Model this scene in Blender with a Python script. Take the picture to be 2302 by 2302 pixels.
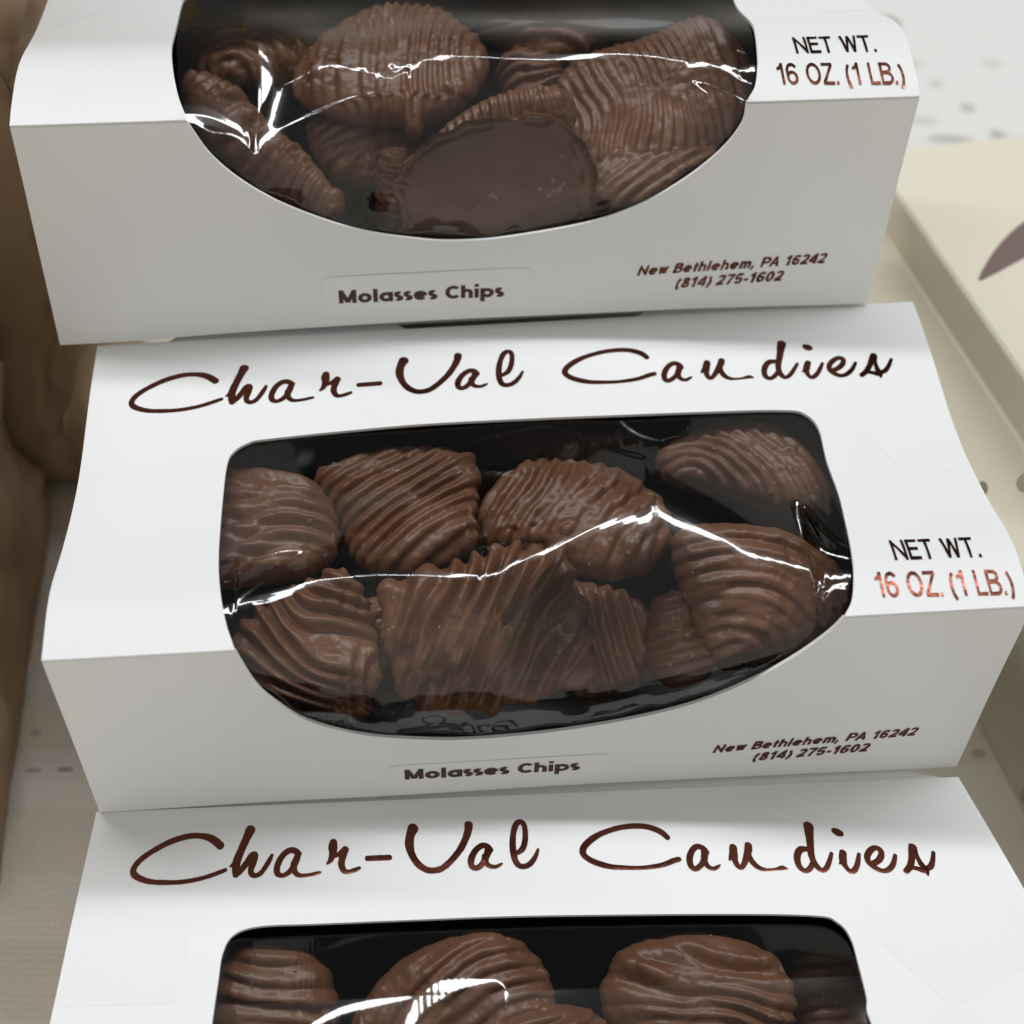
import bpy, bmesh, math, random
import numpy as np
from mathutils import Vector, Matrix, noise as mnoise
from mathutils.geometry import delaunay_2d_cdt

for o in list(bpy.data.objects):
    bpy.data.objects.remove(o, do_unlink=True)
scene = bpy.context.scene
COL = scene.collection
CM = 0.01                      # all tables below are in centimetres
random.seed(4)

# ------------------------------------------------------------------ camera
CAM_LOC=[0.0,0.0,29.5252]
CAM_ROT=[[0.999843,-0.017717,-0.0],[0.012706,0.717074,-0.696882],[0.012346,0.696772,0.717186]]
FOCAL=1.37374
cd = bpy.data.cameras.new('camera')
cam = bpy.data.objects.new('camera', cd)
COL.objects.link(cam)
cam.matrix_world = Matrix.Translation(Vector(CAM_LOC) * CM) @ Matrix([list(r) for r in CAM_ROT]).to_4x4()
cd.sensor_width = 36.0
cd.lens = 36.0 * FOCAL
cd.clip_start = 0.01
cd.clip_end = 60.0
cd.dof.use_dof = True
cd.dof.focus_distance = 0.275
cd.dof.aperture_fstop = 13.0
scene.camera = cam

# ------------------------------------------------------------------ world and lamps
world = bpy.data.worlds.new('World')
scene.world = world
world.use_nodes = True
wb = world.node_tree.nodes['Background']
wb.inputs['Color'].default_value = (1.0, 0.965, 0.92, 1)
wb.inputs['Strength'].default_value = 1.0
# plain hall: pale warm walls around, an unlit dark ceiling between the fixtures
_wt = world.node_tree
_tc = _wt.nodes.new('ShaderNodeTexCoord'); _sp = _wt.nodes.new('ShaderNodeSeparateXYZ')
_wr = _wt.nodes.new('ShaderNodeValToRGB')
_wt.links.new(_tc.outputs['Generated'], _sp.inputs[0]); _wt.links.new(_sp.outputs['Z'], _wr.inputs['Fac'])
_el = _wr.color_ramp.elements
_e3 = _el.new(0.30); _e3.color = (0.19, 0.178, 0.16, 1)
_el = _wr.color_ramp.elements
_el[0].position = 0.0; _el[0].color = (0.42, 0.395, 0.36, 1)
_el[2].position = 0.62; _el[2].color = (0.10, 0.10, 0.10, 1)
# fill light added from the viewer's side to lift the box fronts
_dt = _wt.nodes.new('ShaderNodeVectorMath'); _dt.operation = 'DOT_PRODUCT'; _dt.inputs[1].default_value = (0.0, -0.80, 0.60)
_wt.links.new(_tc.outputs['Generated'], _dt.inputs[0])
_fr = _wt.nodes.new('ShaderNodeValToRGB'); _wt.links.new(_dt.outputs['Value'], _fr.inputs['Fac'])
_fe = _fr.color_ramp.elements
_fe[0].position = 0.15; _fe[0].color = (0, 0, 0, 1)
_fe[1].position = 0.95; _fe[1].color = (0.33, 0.318, 0.30, 1)
_ad = _wt.nodes.new('ShaderNodeMix'); _ad.data_type = 'RGBA'; _ad.blend_type = 'ADD'; _ad.inputs['Factor'].default_value = 1.0
_wt.links.new(_wr.outputs['Color'], _ad.inputs['A']); _wt.links.new(_fr.outputs['Color'], _ad.inputs['B'])
_wt.links.new(_ad.outputs['Result'], wb.inputs['Color'])

def tube(name, loc, sx, sy, power, col, aim):
    l = bpy.data.lights.new(name, 'AREA')
    l.shape = 'RECTANGLE'; l.size = sx; l.size_y = sy
    l.energy = power; l.color = col
    o = bpy.data.objects.new(name, l); COL.objects.link(o)
    o.location = loc
    d = Vector(aim) - Vector(loc)
    z = -d.normalized(); x = Vector((1, 0, 0)); y = z.cross(x).normalized(); x = y.cross(z)
    o.matrix_world = Matrix.Translation(loc) @ Matrix((x, y, z)).transposed().to_4x4()
    return o
# a ceiling fluorescent fixture running left to right, a little behind the boxes
tube('ceiling_tube_lamp', (0.0, 0.20 + 0.52, 0.05 + 1.72), 6.0, 0.10, 54.0, (0.97, 0.99, 1.0), (0, 0.2, 0.05))

scene.view_settings.view_transform = 'Standard'
scene.view_settings.look = 'None'
scene.view_settings.exposure = 0.0
scene.view_settings.gamma = 1.0
scene.view_settings.use_curve_mapping = False
scene.render.engine = 'CYCLES'
try:
    scene.cycles.transparent_max_bounces = 24
    scene.cycles.max_bounces = 12
    scene.cycles.caustics_reflective = False
    scene.cycles.caustics_refractive = False
except Exception:
    pass

# ------------------------------------------------------------------ materials
def mat(name):
    m = bpy.data.materials.new(name); m.use_nodes = True
    nt = m.node_tree
    return m, nt, nt.nodes['Principled BSDF']
def N(nt, t, **kw):
    n = nt.nodes.new(t)
    for k, v in kw.items():
        if k in n.inputs.keys(): n.inputs[k].default_value = v
        else: setattr(n, k, v)
    return n
def ramp(nt, fac, stops):
    r = nt.nodes.new('ShaderNodeValToRGB')
    el = r.color_ramp.elements
    while len(el) < len(stops): el.new(0.5)
    for e, (p, c) in zip(el, stops):
        e.position = p; e.color = (c[0], c[1], c[2], 1)
    nt.links.new(fac, r.inputs['Fac'])
    return r
def bump_from(nt, b, height, strength, dist):
    n = nt.nodes.new('ShaderNodeBump')
    n.inputs['Strength'].default_value = strength; n.inputs['Distance'].default_value = dist
    nt.links.new(height, n.inputs['Height']); nt.links.new(n.outputs['Normal'], b.inputs['Normal'])
    return n
def objco(nt):
    return nt.nodes.new('ShaderNodeTexCoord').outputs['Object']

def paper_material():
    m, nt, b = mat('white_paperboard')
    co = objco(nt)
    n1 = N(nt, 'ShaderNodeTexNoise', Scale=18.0, Detail=4.0); nt.links.new(co, n1.inputs['Vector'])
    r = ramp(nt, n1.outputs['Fac'], [(0.3, (0.82, 0.83, 0.835)), (0.7, (0.85, 0.86, 0.865))])
    nt.links.new(r.outputs['Color'], b.inputs['Base Color'])
    b.inputs['Roughness'].default_value = 0.42
    b.inputs['Specular IOR Level'].default_value = 0.45
    n2 = N(nt, 'ShaderNodeTexNoise', Scale=900.0, Detail=2.0); nt.links.new(co, n2.inputs['Vector'])
    bump_from(nt, b, n2.outputs['Fac'], 0.10, 0.0001)
    return m
def plain(name, col, rough, metal=0.0, spec=0.5):
    m, nt, b = mat(name)
    b.inputs['Base Color'].default_value = (*col, 1)
    b.inputs['Roughness'].default_value = rough
    b.inputs['Metallic'].default_value = metal
    b.inputs['Specular IOR Level'].default_value = spec
    return m
def foil_material():
    m, nt, b = mat('copper_brown_foil')
    b.inputs['Base Color'].default_value = (0.115, 0.034, 0.020, 1)
    b.inputs['Metallic'].default_value = 0.92
    b.inputs['Roughness'].default_value = 0.14
    co = objco(nt)
    n2 = N(nt, 'ShaderNodeTexNoise', Scale=190.0, Detail=4.0); nt.links.new(co, n2.inputs['Vector'])
    bump_from(nt, b, n2.outputs['Fac'], 0.16, 0.0006)
    return m
def chocolate_material(name='milk_chocolate', c0=(0.185, 0.080, 0.039), c1=(0.265, 0.125, 0.068), rough=0.37):
    m, nt, b = mat(name)
    co = objco(nt)
    n1 = N(nt, 'ShaderNodeTexNoise', Scale=70.0, Detail=5.0, Roughness=0.6); nt.links.new(co, n1.inputs['Vector'])
    r = ramp(nt, n1.outputs['Fac'], [(0.32, c0), (0.72, c1)])
    # rare pale crumbs and scuffs
    v = N(nt, 'ShaderNodeTexNoise', Scale=620.0, Detail=1.0); nt.links.new(co, v.inputs['Vector'])
    v2 = N(nt, 'ShaderNodeTexNoise', Scale=110.0, Detail=2.0); nt.links.new(co, v2.inputs['Vector'])
    mul = N(nt, 'ShaderNodeMath', operation='MULTIPLY')
    nt.links.new(v.outputs['Fac'], mul.inputs[0]); nt.links.new(v2.outputs['Fac'], mul.inputs[1])
    fr = ramp(nt, mul.outputs[0], [(0.425, (0, 0, 0)), (0.45, (1, 1, 1))])
    mx = N(nt, 'ShaderNodeMix', data_type='RGBA')
    nt.links.new(fr.outputs['Color'], mx.inputs['Factor'])
    nt.links.new(r.outputs['Color'], mx.inputs['A']); mx.inputs['B'].default_value = (0.42, 0.29, 0.20, 1)
    nt.links.new(mx.outputs['Result'], b.inputs['Base Color'])
    rr = N(nt, 'ShaderNodeMapRange'); rr.inputs['To Min'].default_value = rough - 0.08; rr.inputs['To Max'].default_value = rough + 0.10
    nt.links.new(n1.outputs['Fac'], rr.inputs['Value']); nt.links.new(rr.outputs['Result'], b.inputs['Roughness'])
    b.inputs['Specular IOR Level'].default_value = 0.5
    n3 = N(nt, 'ShaderNodeTexNoise', Scale=230.0, Detail=3.0); nt.links.new(co, n3.inputs['Vector'])
    bump_from(nt, b, n3.outputs['Fac'], 0.22, 0.0006)
    return m
def film_material():
    m = bpy.data.materials.new('clear_cellophane'); m.use_nodes = True
    nt = m.node_tree; nt.nodes.clear()
    out = nt.nodes.new('ShaderNodeOutputMaterial')
    tr = nt.nodes.new('ShaderNodeBsdfTransparent'); tr.inputs['Color'].default_value = (0.97, 0.975, 0.98, 1)
    gl = nt.nodes.new('ShaderNodeBsdfGlossy'); gl.inputs['Roughness'].default_value = 0.03
    fr = nt.nodes.new('ShaderNodeFresnel'); fr.inputs['IOR'].default_value = 1.62
    mx = nt.nodes.new('ShaderNodeMixShader')
    co = objco(nt)
    n = N(nt, 'ShaderNodeTexNoise', Scale=55.0, Detail=3.0); nt.links.new(co, n.inputs['Vector'])
    bp = nt.nodes.new('ShaderNodeBump'); bp.inputs['Strength'].default_value = 0.04; bp.inputs['Distance'].default_value = 0.0008
    nt.links.new(n.outputs['Fac'], bp.inputs['Height'])
    nt.links.new(bp.outputs['Normal'], gl.inputs['Normal'])
    nt.links.new(fr.outputs['Fac'], mx.inputs['Fac'])
    g2 = nt.nodes.new('ShaderNodeBsdfGlossy'); g2.inputs['Roughness'].default_value = 0.14
    nt.links.new(bp.outputs['Normal'], g2.inputs['Normal'])
    gm = nt.nodes.new('ShaderNodeMixShader'); gm.inputs['Fac'].default_value = 0.26
    nt.links.new(gl.outputs[0], gm.inputs[1]); nt.links.new(g2.outputs[0], gm.inputs[2])
    nt.links.new(tr.outputs[0], mx.inputs[1]); nt.links.new(gm.outputs[0], mx.inputs[2])
    nt.links.new(mx.outputs[0], out.inputs['Surface'])
    return m
def kraft_material():
    m, nt, b = mat('kraft_paper')
    co = objco(nt)
    n1 = N(nt, 'ShaderNodeTexNoise', Scale=9.0, Detail=6.0); nt.links.new(co, n1.inputs['Vector'])
    r = ramp(nt, n1.outputs['Fac'], [(0.3, (0.36, 0.245, 0.145)), (0.75, (0.48, 0.345, 0.215))])
    nt.links.new(r.outputs['Color'], b.inputs['Base Color'])
    b.inputs['Roughness'].default_value = 0.6
    n2 = N(nt, 'ShaderNodeTexNoise', Scale=16.0, Detail=5.0, Roughness=0.55); n2.noise_type = 'RIDGED_MULTIFRACTAL'
    nt.links.new(co, n2.inputs['Vector'])
    bump_from(nt, b, n2.outputs['Fac'], 0.45, 0.006)
    return m
CLOTH_MARKS = [  # x, y, half length, half width (cm), darkness
 (16.30,59.41,0.62,0.80,0.60),
 (17.11,49.74,0.95,0.36,0.45),
 (18.35,52.18,0.33,0.39,0.40),
 (19.06,50.16,0.30,0.37,0.45),
 (17.41,54.12,0.31,0.31,0.30),
 (16.28,51.12,0.69,0.33,0.25),
 (19.52,49.86,0.30,0.25,0.35),
 (-11.69,19.50,0.23,0.08,0.45),
 (-10.94,19.54,0.22,0.08,0.60),
 (-11.93,20.62,0.16,0.12,0.40),
 (11.86,20.49,0.21,0.15,0.45),
 (16.72,55.80,0.68,0.37,0.20),
 (20.14,55.92,0.46,0.38,0.20),
]
def cloth_material():
    m, nt, b = mat('printed_table_cloth')
    co = objco(nt)
    # faint paler and darker bars
    sep = nt.nodes.new('ShaderNodeSeparateXYZ'); nt.links.new(co, sep.inputs[0])
    w = N(nt, 'ShaderNodeTexWave', wave_type='BANDS', bands_direction='Y', Scale=9.0, Distortion=0.6)
    w.inputs['Detail'].default_value = 1.0
    nt.links.new(co, w.inputs['Vector'])
    n1 = N(nt, 'ShaderNodeTexNoise', Scale=14.0, Detail=4.0); nt.links.new(co, n1.inputs['Vector'])
    r1 = ramp(nt, w.outputs['Fac'], [(0.45, (0.79, 0.725, 0.62)), (0.58, (0.83, 0.775, 0.685))])
    r2 = ramp(nt, n1.outputs['Fac'], [(0.3, (0.93, 0.93, 0.93)), (0.7, (1, 1, 1))])
    mm = N(nt, 'ShaderNodeMix', data_type='RGBA', blend_type='MULTIPLY'); mm.inputs['Factor'].default_value = 1
    nt.links.new(r1.outputs['Color'], mm.inputs['A']); nt.links.new(r2.outputs['Color'], mm.inputs['B'])
    last = mm.outputs['Result']
    # the printed part of the cloth further back is whiter
    mr = N(nt, 'ShaderNodeMapRange'); mr.inputs['From Min'].default_value = 0.37; mr.inputs['From Max'].default_value = 0.40
    nt.links.new(sep.outputs['Y'], mr.inputs['Value'])
    mw = N(nt, 'ShaderNodeMix', data_type='RGBA'); nt.links.new(mr.outputs['Result'], mw.inputs['Factor'])
    nt.links.new(last, mw.inputs['A']); mw.inputs['B'].default_value = (0.78, 0.78, 0.765, 1)
    last = mw.outputs['Result']
    nz = N(nt, 'ShaderNodeTexNoise', Scale=60.0, Detail=3.0); nt.links.new(co, nz.inputs['Vector'])
    for x, y, rx, ry, dk in CLOTH_MARKS:
        dx = N(nt, 'ShaderNodeMath', operation='SUBTRACT'); nt.links.new(sep.outputs['X'], dx.inputs[0]); dx.inputs[1].default_value = x * CM
        dy = N(nt, 'ShaderNodeMath', operation='SUBTRACT'); nt.links.new(sep.outputs['Y'], dy.inputs[0]); dy.inputs[1].default_value = y * CM
        ax = N(nt, 'ShaderNodeMath', operation='DIVIDE'); nt.links.new(dx.outputs[0], ax.inputs[0]); ax.inputs[1].default_value = rx * CM
        ay = N(nt, 'ShaderNodeMath', operation='DIVIDE'); nt.links.new(dy.outputs[0], ay.inputs[0]); ay.inputs[1].default_value = ry * CM
        px = N(nt, 'ShaderNodeMath', operation='POWER'); nt.links.new(ax.outputs[0], px.inputs[0]); px.inputs[1].default_value = 2
        py = N(nt, 'ShaderNodeMath', operation='POWER'); nt.links.new(ay.outputs[0], py.inputs[0]); py.inputs[1].default_value = 2
        s = N(nt, 'ShaderNodeMath', operation='ADD'); nt.links.new(px.outputs[0], s.inputs[0]); nt.links.new(py.outputs[0], s.inputs[1])
        s2 = N(nt, 'ShaderNodeMath', operation='MULTIPLY_ADD'); nt.links.new(nz.outputs['Fac'], s2.inputs[0]); s2.inputs[1].default_value = 1.6; nt.links.new(s.outputs[0], s2.inputs[2])
        rr = N(nt, 'ShaderNodeMapRange'); rr.inputs['From Min'].default_value = 1.35; rr.inputs['From Max'].default_value = 2.0
        rr.inputs['To Min'].default_value = dk; rr.inputs['To Max'].default_value = 0.0
        nt.links.new(s2.outputs[0], rr.inputs['Value'])
        mk = N(nt, 'ShaderNodeMix', data_type='RGBA'); nt.links.new(rr.outputs['Result'], mk.inputs['Factor'])
        nt.links.new(last, mk.inputs['A']); mk.inputs['B'].default_value = (0.17, 0.15, 0.105, 1)
        last = mk.outputs['Result']
    nt.links.new(last, b.inputs['Base Color'])
    b.inputs['Roughness'].default_value = 0.85
    b.inputs['Specular IOR Level'].default_value = 0.15
    ck = N(nt, 'ShaderNodeTexVoronoi', Scale=620.0); ck.inputs['Randomness'].default_value = 0.25
    nt.links.new(co, ck.inputs['Vector'])
    bump_from(nt, b, ck.outputs['Distance'], 0.55, 0.0006)
    return m

M = dict(paper=paper_material(), foil=foil_material(), choc=chocolate_material(),
         choc_flat=chocolate_material('smooth_chocolate', (0.19, 0.074, 0.026), (0.23, 0.092, 0.036), 0.22),
         film=film_material(), kraft=kraft_material(), cloth=cloth_material(),
         tray=plain('black_tray_plastic', (0.010, 0.011, 0.013), 0.45, 0, 0.3),
         tape=plain('matte_tape', (0.828, 0.838, 0.843), 0.46, 0, 0.42),
         label=plain('label_paper', (0.85, 0.855, 0.855), 0.40, 0, 0.5),
         ink=plain('maroon_ink', (0.055, 0.012, 0.016), 0.5),
         petal=plain('purple_brown_print', (0.20, 0.145, 0.13), 0.7, 0, 0.2),
         print=plain('faded_olive_print', (0.50, 0.46, 0.36), 0.7, 0, 0.2),
         riser=plain('riser_board', (0.6, 0.57, 0.5), 0.8, 0, 0.2))
def gift_material():
    m, nt, b = mat('cream_printed_paper')
    co = objco(nt)
    n1 = N(nt, 'ShaderNodeTexNoise', Scale=8.0, Detail=3.0); nt.links.new(co, n1.inputs['Vector'])
    r = ramp(nt, n1.outputs['Fac'], [(0.3, (0.76, 0.71, 0.58)), (0.75, (0.82, 0.78, 0.65))])
    nt.links.new(r.outputs['Color'], b.inputs['Base Color']); b.inputs['Roughness'].default_value = 0.5
    return m
M['gift'] = gift_material()

# ------------------------------------------------------------------ object helpers
def link_mesh(name, verts, faces, material, parent=None, origin=(0, 0, 0), smooth=True):
    """verts in world cm; the object's origin is put at `origin` (cm) or at its parent's."""
    v = np.asarray(verts, float).reshape(-1, 3)
    o0 = np.asarray(parent['_o'] if parent is not None else origin, float)
    me = bpy.data.meshes.new(name)
    me.from_pydata(((v - o0) * CM).tolist(), [], [list(map(int, f)) for f in faces])
    me.materials.append(material)
    if smooth: me.shade_smooth()
    me.update()
    ob = bpy.data.objects.new(name, me); COL.objects.link(ob)
    ob['_o'] = [float(t) for t in o0]
    if parent is not None: ob.parent = parent
    else: ob.location = Vector(o0) * CM
    return ob
def tag(o, label=None, cat=None, group=None, kind=None):
    if label: o['label'] = label
    if cat: o['category'] = cat
    if group: o['group'] = group
    if kind: o['kind'] = kind
    return o
def root(name, loc):
    o = bpy.data.objects.new(name, None); COL.objects.link(o)
    o.empty_display_size = 0.02
    o.location = Vector(loc) * CM; o['_o'] = [float(t) for t in loc]
    return o
def grid_faces(nr, nc, wrap=False, flip=False):
    r = np.arange(nr - 1)[:, None]; c = np.arange(nc if wrap else nc - 1)[None, :]
    a = r * nc + c; b = r * nc + (c + 1) % nc; d = a + nc; e = b + nc
    f = np.stack([a, b, e, d], -1).reshape(-1, 4)
    return f[:, ::-1] if flip else f
def thick(o, t, offset=-1.0):
    s = o.modifiers.new('thickness', 'SOLIDIFY'); s.thickness = t * CM; s.offset = offset
    s.use_even_offset = False
    e = o.modifiers.new('crisp_edges', 'EDGE_SPLIT'); e.split_angle = math.radians(35)
    return o

def vnoise(x, y, seed=0):
    """vectorised 2-D value noise, -1..1"""
    x = np.asarray(x, float) + seed * 17.31; y = np.asarray(y, float) - seed * 9.77
    xi = np.floor(x).astype(np.int64); yi = np.floor(y).astype(np.int64)
    fx = x - xi; fy = y - yi
    fx = fx * fx * fx * (fx * (fx * 6 - 15) + 10); fy = fy * fy * fy * (fy * (fy * 6 - 15) + 10)
    def h(a, b):
        n = (a * 374761393 + b * 668265263 + seed * 144665) & 0xffffffff
        n = ((n ^ (n >> 13)) * 1274126177) & 0xffffffff
        return ((n ^ (n >> 16)) & 0xffff) / 32767.5 - 1.0
    return (h(xi, yi) * (1 - fx) + h(xi + 1, yi) * fx) * (1 - fy) + (h(xi, yi + 1) * (1 - fx) + h(xi + 1, yi + 1) * fx) * fy
def sstep(a, b, x):
    t = np.clip((x - a) / (b - a), 0, 1); return t * t * (3 - 2 * t)
def catmull(P, n, closed=False):
    P = np.asarray(P, float)
    E = np.vstack([P[-1], P, P[0], P[1]]) if closed else np.vstack([2 * P[0] - P[1], P, 2 * P[-1] - P[-2]])
    out = []
    for j in range(1, len(E) - 2):
        p0, p1, p2, p3 = E[j - 1:j + 3]
        for t in np.linspace(0, 1, n, endpoint=False):
            out.append(.5 * (2 * p1 + (p2 - p0) * t + (2 * p0 - 5 * p1 + 4 * p2 - p3) * t * t + (3 * p1 - p0 - 3 * p2 + p3) * t ** 3))
    if not closed: out.append(E[-2])
    return np.array(out)

# ------------------------------------------------------------------ measured shapes (cm)
CORNERS=[{"FTL":[-9.702,23.833,15.316],"FTR":[7.975,25.553,15.316],"FBL":[-9.764,23.506,10.247],"FBR":[7.892,25.463,10.247],"BTL":[-10.539,32.438,15.316],"BTR":[7.138,34.158,15.316]},{"FTL":[-8.098,15.019,10.177],"FTR":[9.459,16.664,10.177],"FBL":[-8.136,15.202,5.054],"FBR":[9.301,16.663,5.054],"BTL":[-8.992,23.579,10.177],"BTR":[8.958,25.644,10.177]},{"FTL":[-8.044,6.559,5.039],"FTR":[11.886,7.922,5.039],"FBL":[-8.044,6.559,-0.0],"FBR":[11.886,7.922,-0.0],"BTL":[-8.212,15.215,5.039],"BTR":[9.294,16.406,5.039]}]
WIN_TOP=[[[0.1881,1.0],[0.1776,0.9318],[0.1695,0.8372],[0.1632,0.705],[0.1606,0.5349],[0.1619,0.4197],[0.1692,0.379],[0.1854,0.3551],[0.2032,0.348],[0.2933,0.3369],[0.3844,0.3291],[0.5071,0.3306],[0.6309,0.3338],[0.7245,0.3391],[0.8057,0.3476],[0.8295,0.3644],[0.8406,0.4137],[0.8385,0.5216],[0.8378,0.6558],[0.827,0.8291],[0.8224,0.9008],[0.8149,0.9619],[0.8029,1.0]],[[0.1881,1.0],[0.1776,0.9318],[0.1695,0.8372],[0.1632,0.705],[0.1606,0.5349],[0.1619,0.4197],[0.1692,0.379],[0.1854,0.3551],[0.2032,0.348],[0.2933,0.3369],[0.3844,0.3291],[0.5071,0.3306],[0.6309,0.3338],[0.7245,0.3391],[0.8057,0.3476],[0.8295,0.3644],[0.8406,0.4137],[0.8385,0.5216],[0.8378,0.6558],[0.827,0.8291],[0.8224,0.9008],[0.8149,0.9619],[0.8029,1.0]],[[0.185,1.0],[0.168,0.93],[0.158,0.8],[0.153,0.66],[0.1545,0.5156],[0.1566,0.4212],[0.1584,0.3625],[0.1676,0.3214],[0.194,0.3034],[0.2539,0.3033],[0.3634,0.3045],[0.4734,0.3069],[0.6386,0.3186],[0.7642,0.3351],[0.7888,0.3539],[0.7957,0.3917],[0.7926,0.4525],[0.7872,0.5241],[0.7809,0.5849],[0.79,0.8],[0.783,0.93],[0.77,1.0]]]
WIN_FRONT=[[[0.1881,0.0],[0.2101,0.1451],[0.2469,0.2772],[0.2975,0.3923],[0.3684,0.5022],[0.4418,0.5602],[0.4916,0.5741],[0.5416,0.565],[0.6288,0.5165],[0.6899,0.4435],[0.7426,0.3282],[0.7812,0.2015],[0.801,0.0873],[0.8029,0.0]],[[0.1881,0.0],[0.2014,0.1894],[0.2195,0.31],[0.2494,0.4388],[0.3038,0.5482],[0.3723,0.6035],[0.4304,0.6195],[0.5178,0.5988],[0.6042,0.5393],[0.6714,0.4581],[0.7292,0.3268],[0.768,0.195],[0.7922,0.079],[0.8029,0.0]],[[0.185,0.0],[0.1975,0.1894],[0.2147,0.31],[0.2432,0.4388],[0.2949,0.5482],[0.3601,0.6035],[0.4153,0.6195],[0.4984,0.5988],[0.5806,0.5393],[0.6445,0.4581],[0.6995,0.3268],[0.7364,0.195],[0.7594,0.079],[0.77,0.0]]]
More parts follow.
